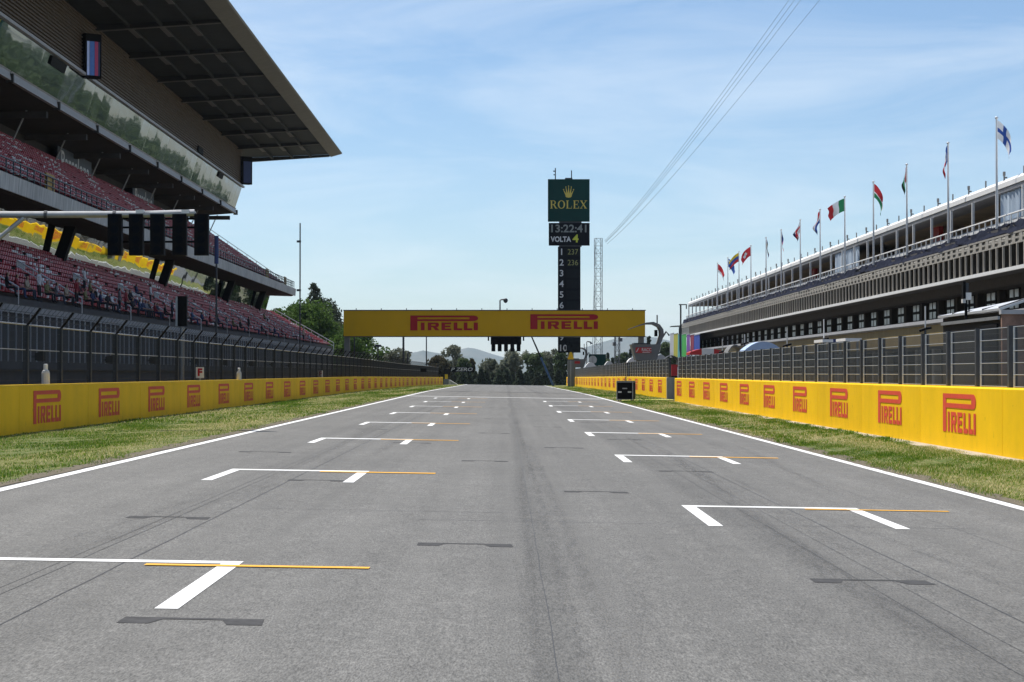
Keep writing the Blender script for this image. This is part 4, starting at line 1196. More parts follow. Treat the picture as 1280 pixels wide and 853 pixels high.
# white bottles and small letter boards on the left barrier
for (x, yt, yb, d, lab) in ((57.5, 455, 481, 56, 'white bottle shaped post standing behind the left barrier, large near one'), (299, 460, 474, 94, 'small white bottle shaped post on the left barrier, right of the letter board')):
    p = pt(x, yb, d); h = (yb - yt) / F * d
    t = thing('marker_bottle', lab, 'bottle', (p.x, d, 1.20))
    h = pt(x, yt, d).z - 1.20
    b = MB(); b.path([(0, 0, 0), (0, 0, h * .58), (0, 0, h * .68), (0, 0, h * .72)], [.105, .105, .085, .06], 12); b.build('body', M['offwhite'], t)
    b = MB(); b.path([(0, 0, h * .70), (0, 0, h * .96), (0, 0, h)], [.055, .055, .035], 10); b.build('neck', M['white'], t)
ft = text_mesh('F', .42, M['banner_red'], bold=.02)
for (x, y, w, d, lab) in ((250, 466, 10, 84, 'white square board with a dark red letter on the left barrier, near one'), (400.5, 467.5, 6, 141, 'far white board with a red letter on the left barrier')):
    p = pt(x, y, d); k = w / F * d
    t = thing('letter_board', lab, 'sign', (p.x, d, 1.20))
    h = p.z - 1.2
    b = MB(); b.box(-k/2, k/2, 0, .04, h - k * .68, h + k * .68); b.build('board', M['white'], t)
    o = link('lettering', ft, t, (0, -.008, h)); o.scale = (k / .34, 1, k / .34)
    b = MB(); b.box(-.03, .03, .045, .08, 0, h); b.build('stake', M['steel'], t)

# ================================================================ timing tower
TD = 300.0
def tp(x, y): return pt(x, y, TD)
g0 = tp(711, 470)
t = thing('timing_tower', 'tall dark timing tower with green clock board, numbers one to ten', 'timing tower', (g0.x, TD, prof(TD)))
o0 = Vector(t.location)
def tb(x0, x1, y0, y1, ya, yb):
    a, c = tp(x0, y1) - o0, tp(x1, y0) - o0
    b = MB(); b.box(a.x, c.x, ya, yb, a.z, c.z); return b
tb(685, 737, 224.3, 277, -.5, .5).build('green_board', M['green_panel'], t)
tb(686, 737, 279, 307, -.45, .45).build('clock_board', M['black_panel'], t)
tb(697.5, 725.5, 308.5, 441, -.4, .4).build('number_column', M['black_panel'], t)
tb(699, 727, 276.8, 279.2, -.25, .3).build('joint', M['dark_steel'], t)
tb(699, 727, 306.8, 308.7, -.25, .3).build('joint', M['dark_steel'], t)
tb(709.5, 717, 441, 490, -.35, .35).build('post', M['grey_cabin'], t)
for x, yt in ((694.3, 210), (714.5, 213)):
    a, c = tp(x, 224.5) - o0, tp(x, yt) - o0
    b = MB(); b.tube(a, c, .07); b.build('aerial', M['dark_steel'], t)
    if x < 700:
        b = MB(); b.box(c.x - .3, c.x + .02, -.06, .06, c.z - .5, c.z - .35); b.box(c.x - .25, c.x, -.05, .05, c.z - 1.0, c.z - .85); b.build('aerial_head', M['dark_steel'], t, kind='stuff')
b = MB(); a = tp(711, 223.5) - o0; b.box(a.x - .5, a.x + .5, -.2, .2, a.z - .1, a.z + .12); b.build('lifting_lug', M['dark_steel'], t)
# serif name and crown
def serif_word():
    b = MB(); x = 0
    def R(x0, x1, z0, z1): b.plate([(x0, z0), (x1, z0), (x1, z1), (x0, z1)], 0, .02)
    def P(pts): b.plate(pts, 0, .02)
    def serif(x0, z): R(x0 - .07, x0 + .25, z, z + .055)
    # R
    R(.08, .24, .055, .945); R(0, .32, 0, .055); R(0, .46, .945, 1.0)
    n = 8
    for k in range(n):
        a0, a1 = math.pi/2 - math.pi * k / n, math.pi/2 - math.pi * (k + 1) / n
        f = lambda a, rx, rz: (.42 + rx * math.cos(a), .74 + rz * math.sin(a))
        P([f(a0, .28, .26), f(a1, .28, .26), f(a1, .14, .20), f(a0, .14, .20)])
    R(.24, .42, .48, .54); P([(.36, .50), (.52, .50), (.80, .055), (.62, .055)]); R(.62, .92, 0, .055)
    # O
    for k in range(20):
        a0, a1 = 2 * math.pi * k / 20, 2 * math.pi * (k + 1) / 20
        f = lambda a, rx, rz: (1.42 + rx * math.cos(a), .5 + rz * math.sin(a))
        P([f(a0, .46, .52), f(a1, .46, .52), f(a1, .29, .45), f(a0, .29, .45)])
    # L
    X = 2.02
    R(X + .08, X + .24, .055, .945); R(X, X + .34, .945, 1); R(X, X + .70, 0, .055); P([(X + .66, .055), (X + .70, .055), (X + .74, .32), (X + .70, .32)])
    # E
    X = 2.92
    R(X + .08, X + .24, .055, .945); R(X, X + .68, .945, 1); R(X, X + .70, 0, .055); R(X + .24, X + .52, .48, .535)
    R(X + .63, X + .68, .72, .945); R(X + .66, X + .71, .055, .30); R(X + .49, X + .53, .38, .64)
    # X
    X = 3.78
    P([(X + .08, .945), (X + .26, .945), (X + .80, .055), (X + .62, .055)]); P([(X + .72, .945), (X + .80, .945), (X + .16, .055), (X + .08, .055)])
    for dx in (0, .58): R(X + dx, X + dx + .32, .945, 1); R(X + dx - .02, X + dx + .30, 0, .055)
    return b, X + .92
b, wd = serif_word()
a, c = tp(687.8, 261) - o0, tp(734, 251) - o0
k = (c.x - a.x) / wd
b.v = [(x * k, y, z * (c.z - a.z)) for x, y, z in b.v]
b.build('lettering', M['gold'], t, (a.x, -.503, a.z))
b = MB()
cw = (tp(717.5, 240) - tp(704, 240)).x; cz = (tp(0, 233) - tp(0, 247.5)).z
tips = [(-.46, .70), (-.25, .92), (0, 1.0), (.25, .92), (.46, .70)]
for i, (tx, tz) in enumerate(tips):
    bx = tx * .45
    b.plate([(bx - .085, .22), (bx + .085, .22), (tx + .018, tz - .05), (tx - .018, tz - .05)], 0, .02)
    b.plate([(tx + .052 * math.cos(a_), tz + .046 * math.sin(a_)) for a_ in np.linspace(0, 2 * math.pi, 9)[:-1]], 0, .03)
b.plate([(-.24, .28), (.24, .28), (.30, .16), (.22, .04), (0, 0), (-.22, .04), (-.30, .16)], 0, .015)
b.v = [(x * cw, y, z * cz) for x, y, z in b.v]
p = tp(710.7, 247.5) - o0
b.build('crown', M['gold'], t, (p.x, -.503, p.z), kind='stuff')
def ttext(body, x, y, hpx, m, wpx=None, yf=-.453, bold=.0):
    p = tp(x, y) - o0; size = hpx / F * TD / .72
    me = text_mesh(body, size, m, depth=.02, bold=bold * size)
    xs = [v.co.x for v in me.vertices]; 
    o = link('lettering', me, t, (p.x, yf, p.z))
    if wpx: o.scale.x = (wpx / F * TD) / (max(xs) - min(xs))
    return o
ttext('13:22:41', 711, 286.5, 9.6, M['digit_grey'], 44, bold=.02)
ttext('VOLTA', 701, 299.7, 6.6, M['digit_white'], 25.5, bold=.03)
ttext('4', 719.5, 299, 9.6, M['digit_yellow'], 7.5, bold=.03)
for k in range(10):
    y = 315.5 + 13.35 * k
    ttext(str(k + 1), 702 if k < 9 else 703.5, y, 8, M['digit_white'], None, -.403, .015)
    tb(708, 724.5, y - 5.2, y + 5.2, -.43, -.402).build('number_cell', M['cell'], t)
ttext('237', 716, 315.5, 7, M['digit_dim'], 13, -.434); ttext('236', 716, 329, 7, M['digit_dim'], 13, -.434)
# yellow warning triangle in front of its foot
d = 285; p = pt(713.5, 449.5, d)
tt = thing('warning_sign', 'yellow triangular warning sign below the timing tower', 'sign', (p.x, d, prof(d)))
h = p.z - tt.location.z
b = MB(); b.plate([(-.36, 0), (.36, 0), (.40, .12), (.12, .95), (-.12, .95), (-.40, .12)], 0, .05, 0, h); b.build('board', M['yellow_sign'], tt)
b = MB(); b.box(-.42, .42, .01, .08, h - .12, h + .15); b.build('backing', M['dark_steel'], tt)
b = MB(); b.box(-.05, .05, .02, .1, 0, h); b.build('post', M['steel'], tt)

# ---- lattice masts and overhead cables
def mast(x, ytop, wpx, d, label, pitch):
    p = pt(x, ytop, d); z0 = prof(d) - .3; w = wpx / F * d / 2; h = p.z - z0
    t = thing('lattice_mast', label, 'mast', (p.x, d, z0), rad(12))
    n = int(h / pitch)
    for sx, sy in ((-1, -1), (1, -1), (1, 1), (-1, 1)):
        b = MB(); b.tube((sx * w, sy * w, 0), (sx * w, sy * w, h), .05, 5); b.build('leg', M['mast_grey'], t)
    b = MB()
    cs = [(-w, -w), (w, -w), (w, w), (-w, w)]
    for k in range(n):
        za, zc = h * k / n, h * (k + 1) / n
        for i in range(4):
            (xa, ya), (xb, yb) = cs[i], cs[(i + 1) % 4]
            if k % 2: xa, ya, xb, yb = xb, yb, xa, ya
            b.tube((xa, ya, za), (xb, yb, zc), .032, 4, cap=False); b.tube((xa, ya, zc), (xb, yb, zc), .026, 4, cap=False)
    b.build('bracing', M['mast_grey'], t, kind='stuff')
    return t
mast(748, 298, 8.2, 400, 'tall pale lattice mast right of the timing tower', 1.35)
tm = mast(771.5, 418, 5.5, 300, 'shorter antenna mast right of the tall lattice mast', .9)
for (x, z, w) in ((-.5, 5.8, .5), (.45, 5.2, .5), (-.4, 4.6, .4), (.5, 6.2, .4)):
    b = MB(); b.box(x - w / 2, x + w / 2, -.2, .2, z + 1.2, z + 1.7); b.build('antenna_box', M['grey_cabin'], tm)
p0 = pt(745, 300, 400)
b = MB(); b.tube((p0.x - .9, 399, -4), (p0.x - .2, 399, pt(745, 310, 400).z), .05); tag(b.build('feeder_pipe', M['steel']), 'thin pipe leaning against the tall lattice mast', 'pipe')
for (x0, y0_, xe, ye, lab) in ((756, 301, 1128, -200, 'leftmost overhead cable in the sky'), (757, 302, 1138, -200, 'second overhead cable from the left in the sky'),
                             (757, 303, 1150, -200, 'third overhead cable, right of two close ones'), (759, 305, 1190, -205, 'rightmost overhead cable, apart from the other three')):
    a = pt(x0, y0_, 400); c = pt(xe, ye, 75); pts = []
    for i in range(41):
        q = i / 40; p = a.lerp(c, q); p.z -= 4 * 1.0 * q * (1 - q); pts.append(p)
    b = MB(); b.path([v - a for v in pts], [.026 - .020 * i / 40 for i in range(41)], 5)
    tag(b.build('overhead_cable', M['dark_steel'], None, a), lab, 'cable', 'overhead cables from the lattice mast')

# ---- leaning boom, black above and blue below
a, m_, c = pt(691.5, 482, 330), pt(676, 447, 330), pt(664.5, 421, 330)
a = m_ + (m_ - c) * 1.6
t = thing('leaning_boom', 'thin leaning boom, black upper end and blue lower end, among the far trees', 'crane boom', a)
b = MB(); b.tube((0, 0, 0), m_ - a,   .17, 6, .15); b.build('lower_boom', M['blue_crane'], t)
b = MB(); b.tube(m_ - a, (c - a) * 1.02 , .13, 6, .10); b.build('upper_boom', M['black'], t)

# ---- black advert arm at the end of the straight
d = 336; p = pt(557.5, 481, d)
t = thing('advert_arm', 'black banner arm with slanted white lettering on a yellow post', 'sign', (p.x, d, prof(d)))
o0 = Vector(t.location)
def ab(x0, x1, y0, y1, ya, yb):
    a, c = pt(x0, y1, d) - o0, pt(x1, y0, d) - o0
    b = MB(); b.box(a.x, c.x, ya, yb, a.z, c.z); return b
ab(555, 562.5, 461.5, 468, -.3, .3).build('end_block', M['black'], t)
ab(562.5, 592.5, 459, 465.3, -.25, .25).build('banner', M['black'], t)
ab(556.2, 559.8, 468, 474, -.25, .25).build('post', M['yellow_sign'], t)
ab(554.5, 560.8, 474, 484, -.5, .5).build('base', M['grey_cabin'], t)
me = text_mesh('P ZERO', .74, M['offwhite'], depth=.02, bold=.008)
me.transform(Matrix(((1, 0, .25, 0), (0, 1, 0, 0), (0, 0, 1, 0), (0, 0, 0, 1))))
xs = [v.co.x for v in me.vertices]; q = pt(577.5, 462.2, d) - o0
o = link('lettering', me, t, (q.x, -.262, q.z)); o.scale.x = (27 / F * d) / (max(xs) - min(xs))
a, c = pt(561, 483, d + 2), pt(571, 475, d + 2)
b = MB(); b.prism_y([(0, -.6), (0, .62), (.25, .55), (1.35, -.1), (1.35, -.6)], 0, 3); tag(b.build('concrete_ramp', M['concrete_light'], None, (a.x, d + 2, prof(d) + .2)), 'pale concrete end ramp beside the banner arm', 'ramp')
p = pt(529.5, 463, 290); b = MB(); b.box(-.38, .38, -.1, .1, -.22, .22)
t = thing('dark_board', 'small black board hung on the sunlit far fence', 'sign', (pt(529.5, 463, 277).x, 277, pt(529.5, 463, 277).z)); b.build('board', M['black'], t)
for k in range(5):
    x = 121 + 36 * k
for i, (x, y) in enumerate(((50, 446), (137, 450), (191, 451), (244, 452), (281, 453.5), (314, 455), (341, 456), (362, 457))):
    d = 12.55 * F / (VX - x); p = pt(x, y, d)
    t = thing('loudspeaker', 'small black loudspeaker box on the left fence, number %d along' % (i + 1), 'loudspeaker', (p.x, d, p.z), 0, 'black loudspeakers on the left fence')
    t['label'] = 'small black loudspeaker box fixed on the dark fence before the stand'
    b = MB(); b.prism_y([(-.10, -.10), (.12, -.14), (.12, .14), (-.10, .10)], -.16, .16); b.build('cabinet', M['black'], t)
    b = MB(); b.box(-.22, -.10, -.03, .03, -.03, .03); b.build('bracket', M['dark_steel'], t)

# ================================================================ pit building
PB = thing('pit_building', 'long pit building with terraces, railings and white roof edge on the right', 'building', (30, 200, 0))
PO = Vector((-30, -200, 0))
def pp(b, name, m, parent=PB, **kw): return b.build(name, m, parent, PO if parent is PB else (0, 0, 0), **kw)
def pc(name, me, at, parent=PB, rz=0.0, **kw): return tag(link(name, me, parent, Vector(at) + (PO if parent is PB else Vector()), rz), **kw)
YA, YB = 40, 312
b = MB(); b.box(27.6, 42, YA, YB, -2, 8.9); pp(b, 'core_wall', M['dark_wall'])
b = MB(); b.box(25.05, 27.6, YA, YB, 4.35, 4.62); pp(b, 'ledge_slab', M['concrete'])
b = MB(); b.box(24.9, 25.045, YA, YB, 4.44, 4.64); pp(b, 'ledge_edge', M['grey_trim'])
b = MB(); b.box(25.10, 25.35, YA, 286, 3.1, 4.345); pp(b, 'fascia', M['olive_fascia'])
b = MB(); b.box(24.98, 27.6, YA, YB, 6.62, 6.70); pp(b, 'terrace_slab', M['concrete_dark'])
b = MB(); b.box(24.86, 24.975, YA, YB, 6.58, 6.76); pp(b, 'bottom_rail', M['white'])
b = MB(); b.box(26.2, 27.6, YA, YB, 6.1, 6.615); pp(b, 'lintel', M['pillar'])
# windows between brown pillars
b = MB(); b.box(27.22, 27.59, -.30, .30, 4.63, 6.09); pil = b.mesh('pillar', M['pillar'])
b = MB(); b.box(27.45, 27.595, -1.32, 1.32, 4.85, 6.2); wf = b.mesh('window_frame', M['black'])
b = MB()
for y0 in (-1.08, .12):
    for z0 in (5.02, 5.62): b.box(27.43, 27.448, y0 + .04, y0 + .88, z0, z0 + .42)
wp = b.mesh('pane', M['pane'])
k = 0
while True:
    y = 118.6 + 5.66 * (k - 10)
    if y > YB - 4: break
    if y > 60:
        w = pc('window', wf, (0, y, 0)); tag(link('pane', wp, w), kind='stuff')
        pc('pillar', pil, (0, y + 2.83, 0))
    k += 1
b = MB()
for y in np.arange(60, YB, 5.66): b.box(27.3, 27.59, y + 3.7, y + 5.0, 4.7, 6.0)
# balustrade: slender bars, lattice band above, navy cover and white rail
b = MB(); b.box(24.88, 24.98, -.055, .055, 6.77, 7.86); bar = b.mesh('baluster', M['tan_metal'])
b = MB(); b.box(24.90, 24.96, -.75, .75, 7.865, 7.94); b.box(24.90, 24.96, -.75, .75, 8.36, 8.45); b.box(24.91, 24.95, -.75, -.42, 7.94, 8.36); b.box(24.91, 24.95, .42, .75, 7.94, 8.36)
b.box(24.915, 24.95, -.42, .42, 8.10, 8.2)
lat = b.mesh('lattice_panel', M['mesh_grey'])
b = MB(); b.box(24.952, 24.98, -.28, -.02, 8.22, 8.32); b.box(24.952, 24.98, .02, .34, 8.0, 8.08); lp = b.mesh('sunlit_speck', M['white'])  # white plates shaped as the sunlit specks of the lattice, not placed
n = 0; y = 80.0
while y < YB:
    pc('baluster', bar, (0, y, 0)); pc('lattice_panel', lat, (0, y, 0))
    y += 1.5
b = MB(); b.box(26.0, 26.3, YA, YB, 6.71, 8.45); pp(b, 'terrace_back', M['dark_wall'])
b = MB(); b.box(25.03, 25.06, YA, YB, 7.95, 8.34); pp(b, 'lattice_backing', M['offwhite'])
V = []; Fc = []
ys = np.arange(80, YB + .1, .8)
for i, y in enumerate(ys):
    j = [random.uniform(-.13, .13) for _ in range(4)]
    V += [(24.98 + j[0], y, 8.50 + j[0] * .6), (25.16 + j[1], y, 8.74 + j[1]), (25.22 + j[2] * .6, y, 9.02 + j[2]), (25.75, y, 9.10 + j[3] * .4), (26.6, y, 9.05)]
    if i:
        for k in range(4): Fc.append((5*i-5+k, 5*i-4+k, 5*i+1+k, 5*i+k))
me = bpy.data.meshes.new('tarpaulin'); me.from_pydata(V, [], Fc); me.materials.append(M['tarp']); me.update(); pc('tarpaulin', me, (0, 0, 0))
b = MB(); b.box(25.2, 42, YA, YB, 8.46, 8.9 - .02); pp(b, 'upper_floor', M['concrete_dark'])
b = MB(); b.box(25.62, 25.66, YA, YB, 8.95, 9.32); pp(b, 'parapet_panel', M['white'])
b = MB(); b.tube((25.55, YA, 9.58), (25.55, YB, 9.58), .045, 6); pp(b, 'top_rail', M['white'])
b = MB(); b.box(25.52, 25.58, -.03, .03, 8.95, 9.54); rp = b.mesh('rail_post', M['white'])
for y in np.arange(84, YB, 1.5): pc('rail_post', rp, (0, y, 0))
# upper storey set back, slim white columns, ceiling and roof
b = MB(); b.box(29.5, 42, YA, YB - 20, 8.9, 11.0); pp(b, 'upper_wall', M['beige_wall'])
b = MB(); b.box(27.42, 42, YA, YB, 10.98, 11.16); pp(b, 'ceiling', M['beige_wall'])
b = MB(); b.box(-.07, .07, -.07, .07, 8.9, 10.93); cm_ = b.mesh('column', M['white'])
for k in range(40):
    y = 92 + 5.9 * k
    if y < YB - 1: pc('column', cm_, (25.86, y, 0))
b = MB(); b.prism_y([(25.93, 11.12), (25.97, 10.95), (26.2, 10.93), (27.4, 10.97), (27.4, 11.15), (26.2, 11.15)], YA, YB + .4); pp(b, 'eaves_gutter', M['grey_trim'])
b = MB(); b.prism_y([(25.9, 11.17), (25.9, 11.42), (26.1, 11.62), (28, 11.85), (42, 11.9), (42, 11.17)], YA, YB + .5); pp(b, 'roof', M['white'])
for k in range(60):
    y = 84 + 4.4 * k
    if y > YB: break
    b = MB(); b.box(26.03, 26.10, y - .035, y + .035, 11.42, 11.95); 
    if k % 2: b.box(26.01, 26.12, y - .08, y + .08, 11.83, 12.05); b.box(26.10, 26.22, y - .05, y + .05, 11.7, 11.78)
    pp(b, 'roof_fitting', M['grey_cabin'], kind='stuff')
# dark openings, curtains and a red board in the upper bays
for (xa, xb) in ((1170, 1244), (1105, 1165), (1022, 1038), (985, 1000)):
    ya, yb = 29.4 * F / (xb - VX), 29.4 * F / (xa - VX)
    b = MB(); b.box(29.40, 29.49, ya, yb, 8.95, 9.95); pp(b, 'dark_opening', M['black'])
def curtain(xa, xb, name, m):
    X = 26.1; ya, yb = X * F / (xb - VX), X * F / (xa - VX); n = int((yb - ya) / .25)
    V = []; Fc = []
    for i in range(n + 1):
        y = ya + (yb - ya) * i / n; w = .09 * math.sin(i * 1.9) + random.uniform(-.03, .03)
        V += [(X + w, y, 8.95), (X + w * .8, y, 10.9)]
        if i: Fc.append((2*i-2, 2*i, 2*i+1, 2*i-1))
    me = bpy.data.meshes.new(name); me.from_pydata(V, [], Fc); me.materials.append(m); me.update(); pc(name, me, (0, 0, 0))
curtain(1251, 1300, 'curtain', M['curtain']); curtain(1044, 1075, 'curtain', M['curtain'])
for (xa, xb, y0, y1) in ((1171, 1180, 283, 294), (1014, 1026, 331, 347)):
    X = 28.2; d = X * F / ((xa + xb) / 2 - VX); a = pt(xa, y1, d); c = pt(xb, y0, d)
    b = MB(); b.box(X - .3, X, d - 1.2, d + 1.2, 8.9, max(c.z, 9.9)); pp(b, 'red_board', M['red'])
# garages: dark doors with pale piers
b = MB(); b.box(27.3, 27.59, -2.2, 2.2, 0, 3.0); gd_ = b.mesh('garage_door', M['black'])
b = MB(); b.box(26.9, 27.58, -.4, .4, -.2, 3.2); gp_ = b.mesh('garage_pier', M['offwhite'])
for k in range(44):
    y = 62 + 5.66 * k; pc('garage_door', gd_, (0, y, 0)); pc('garage_pier', gp_, (0, y + 2.83, 0))
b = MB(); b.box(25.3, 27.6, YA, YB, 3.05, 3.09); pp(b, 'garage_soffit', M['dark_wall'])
# the far corner: pole, canopy tip and end post
p = pt(848, 409, 312); b = MB(); b.prism_y([(p.x - 1.1, p.z), (p.x + 1.5, p.z + .1), (p.x + 1.5, p.z + .32), (p.x - 1.1, p.z + .12)], 311, 313.5); pp(b, 'corner_canopy', M['dark_steel'])
b = MB(); b.box(24.6, 25.0, 312.05, 312.5, -1, p.z); pp(b, 'corner_post', M['dark_steel'])

# ---- flags
fp = MB(); fp.tube((0, 0, 0), (0, 0, 5.62), .075, 8, .045); fpm = fp.mesh('shaft', M['white'])
b = MB(); b.smooth = True; b.path([(0, 0, 5.62), (0, 0, 5.66), (0, 0, 5.72), (0, 0, 5.75)], [.05, .09, .08, .02], 8); fin = b.mesh('finial', M['steel_light'])
def flag(pos, mode, colfn, mats, label, L=1.4, Hh=.94, seed=0):
    r = random.Random(seed); nu, nv = 22, 18
    V = []; Fc = []; mi = []
    for j in range(nv + 1):
        for i in range(nu + 1):
            u, v = i / nu, j / nv
            if mode[0] == 'fly':
                d, droop = mode[1], mode[2]
                x = d * u * L * math.cos(droop * (.5 + .5 * u)); z = -v * Hh - L * math.sin(droop) * u ** 1.25
                y = .16 * u * math.sin(6.5 * u + 2.2 * v + seed); x += .05 * u * math.sin(9 * v + 5 * u + seed) - d * .12 * v * u
            else:   # hanging in folds
                d, wd = mode[1], mode[2]
                z = -v * Hh * (1 - .12 * u) - u * L * .80
                x = d * wd * (u ** .7) * (1 + .45 * math.sin(5 * v + 4 * u + seed)) * (1 - .25 * v)
                y = .17 * u * math.sin(9 * u + 3 * v + seed)
            V.append((x + d * .05, y, z))
    for j in range(nv):
        for i in range(nu):
            a = j * (nu + 1) + i
            Fc.append((a, a + 1, a + nu + 2, a + nu + 1)); mi.append(colfn((i + .5) / nu, (j + .5) / nv))
    me = bpy.data.meshes.new('flag'); me.from_pydata(V, [], Fc)
    for m in mats: me.materials.append(M[m])
    me.polygons.foreach_set('material_index', mi); me.polygons.foreach_set('use_smooth', [True] * len(mi)); me.update()
    return tag(link('flag', me, None, pos), label, 'flag', 'flags along the pit building roof')
vb = lambda u, v: min(2, int(u * 3)); hb = lambda u, v: min(2, int(v * 3))
FL = [
 (1249, ('fly', 1, 1.02), lambda u, v: 1 if (.27 < u < .47 or .38 < v < .62) else 0, ('f_white', 'f_blue'), 'white flag with a blue cross, nearest on the right'),
 (1188, ('hang', -1, .22), vb, ('f_blue', 'f_white', 'f_red'), 'limp blue white and red flag, second from the right'),
 (1136, ('hang', -1, .20), lambda u, v: 0 if u < .15 else (1 if u < .35 else (2 if u < .78 else 3)), ('f_red', 'f_white', 'f_green', 'f_black'), 'limp flag showing pale red, white and mostly dark green'),
 (1094, ('fly', 1, 1.15), lambda u, v: 0 if v < .55 else (1 if v < .66 else 2), ('f_red', 'f_white', 'f_green'), 'curled red flag with a green lower edge, on the fourth pole'),
 (1058, ('fly', -1, .55), vb, ('f_green', 'f_white', 'f_red'), 'open flag in green, white and red bands flying to the left'),
 (1027, ('hang', -1, .42), hb, ('f_red', 'f_white', 'f_blue'), 'drooping flag with red, white and blue bands left of the green white red one'),
 (1002, ('hang', -1, .40), lambda u, v: 1 if (abs(u - .5) < .12 or abs(v - .5) < .12) else (0 if u < .75 else 2), ('f_white', 'f_red', 'f_navy'), 'drooping white flag with red and dark patches'),
 (978, ('hang', 1, .14), vb, ('f_navy', 'f_blue', 'f_red'), 'limp narrow blue flag with a red end'),
 (959, ('hang', 1, .17), lambda u, v: 1 if (.3 < u < .42 or .42 < v < .58) else 0, ('f_navy', 'f_yellow'), 'limp dark blue flag with a yellow cross'),
 (940, ('fly', -1, .80), lambda u, v: 1 if ((.42 < u < .58 and .22 < v < .78) or (.38 < v < .62 and .3 < u < .7)) else 0, ('f_red', 'f_white'), 'red flag with a small white cross flying to the left'),
 (925, ('fly', -1, .75), hb, ('f_yellow', 'f_blue', 'f_red'), 'yellow, blue and red flag flying to the left'),
 (911, ('fly', 1, 1.0), lambda u, v: 1 if (u < .45 and v < .5 and (abs(u - .22) < .05 or abs(v - .25) < .07)) else 0, ('f_blue', 'f_white'), 'small blue flag with a white mark in its corner'),
 (898, ('fly', 1, 1.0), lambda u, v: 0 if v < .75 else 1, ('f_red', 'f_white'), 'small red flag, farthest along the roof'),
]
for i, (x, mode, fn, ms, lab) in enumerate(FL):
    d = 25.2 * F / (x - VX)
    t = thing('flagpole', 'white flagpole carrying the ' + lab.split(',')[0], 'flagpole', (25.12, d, 8.9), 0, 'flagpoles on the pit building terrace')
    s = (14.55 - 8.9) / 5.75
    link('shaft', fpm, t); link('finial', fin, t)
    flag((25.12, d, 8.9 + 5.55), mode, fn, ms, lab, seed=i * 1.7)

# ================================================================ pit wall stands, cabins and banners seen over the fence
# glazed lean-to roof cabin near the right edge
d = 56; x0 = 11.4
t = thing('pit_wall_cabin', 'dark cabin with a sloping grey glazed roof behind the near fence', 'cabin', (pt(1210, 400, d).x, d, 0))
o0 = Vector(t.location)
A = [pt(1184, 398.5, 58.5), pt(1268, 380.5, 52.5), pt(1238, 391.5, 53), pt(1184, 399, 59)]
zl, zh = pt(1184, 397.5, 58.5).z, pt(1268, 380.5, 52.5).z
b = MB(); b.add([Vector(v) - o0 for v in [(11.6, 59, zl), (11.6, 51.6, zl), (12.35, 51.6, zh + .08), (12.35, 59, zl)]] + [Vector(v) - o0 + Vector((0, 0, .06)) for v in [(11.6, 59, zl), (11.6, 51.6, zl), (12.35, 51.6, zh + .08), (12.35, 59, zl)]],
      [(0,3,2,1),(4,5,6,7),(0,1,5,4),(1,2,6,5),(2,3,7,6),(3,0,4,7)])
b.build('glazed_roof', M['steel_light'], t)
for k in range(5):
    y = 51.7 + 1.8 * k
    b = MB(); b.tube(Vector((11.6, y, zl + .07)) - o0, Vector((12.35, y, zl + (zh + .08 - zl) * (59 - y) / 7.4 + .07)) - o0, .025, 5); b.build('glazing_bar', M['dark_steel'], t)
b = MB(); b.box(11.7 - o0.x, 12.3 - o0.x, 52 - o0.y, 58.8 - o0.y, 0, zl - .01); b.build('wall', M['dark_wall'], t)
b = MB(); b.box(11.64 - o0.x, 11.695 - o0.x, 52 - o0.y, 58.8 - o0.y, zl - .20, zl - .12); b.build('trim', M['steel'], t)
b = MB(); b.box(11.66 - o0.x, 11.695 - o0.x, 52.2 - o0.y, 54 - o0.y, .2, zl - .3); b.build('doorway', M['black'], t)
a = pt(1253, 411, 49.5); c = pt(1295, 393, 49.5)
t = thing('printed_board', 'brown mottled printed board at the right edge behind the fence', 'board', (a.x, 49.5, 0))
b = MB(); b.box(0, c.x - a.x, 0, .12, 0.9, c.z); b.build('panel', M['rust_board'], t)
for x in (.1, c.x - a.x - .2): b = MB(); b.box(x, x + .1, .13, .22, 0, c.z); b.build('post', M['dark_steel'], t)
b = MB(); b.box(-.03, c.x - a.x + .03, -.06, .16, c.z + .002, c.z + .10); b.build('cap', M['grey_trim'], t)
# tv camera on a stalk above the cabin
d = 53; p = pt(1208, 388, d)
t = thing('tv_camera', 'white boxed television camera on a thin black stand above the cabin roof', 'camera', (p.x, d, zl))
def cb(x0, x1, y0, y1, ya=-.08, yb=.08):
    a, c = pt(x0, y1, d), pt(x1, y0, d); b = MB(); b.box(a.x - p.x, c.x - p.x, ya, yb, a.z - zl, c.z - zl); return b
cb(1207, 1214, 366, 375).build('camera_box', M['white'], t)
cb(1203, 1207, 374, 379).build('counter_box', M['offwhite'], t)
cb(1206.5, 1209.5, 375.3, 399, -.03, .03).build('stand', M['black'], t)
cb(1211, 1212.4, 375.3, 390, -.02, .02).build('cable', M['black'], t)
cb(1203.5, 1206.8, 352, 373.5, -.1, .1).build('viewer_hood', M['black'], t)
cb(1207.5, 1211, 354, 365, -.05, .05).build('top_unit', M['dark_steel'], t)

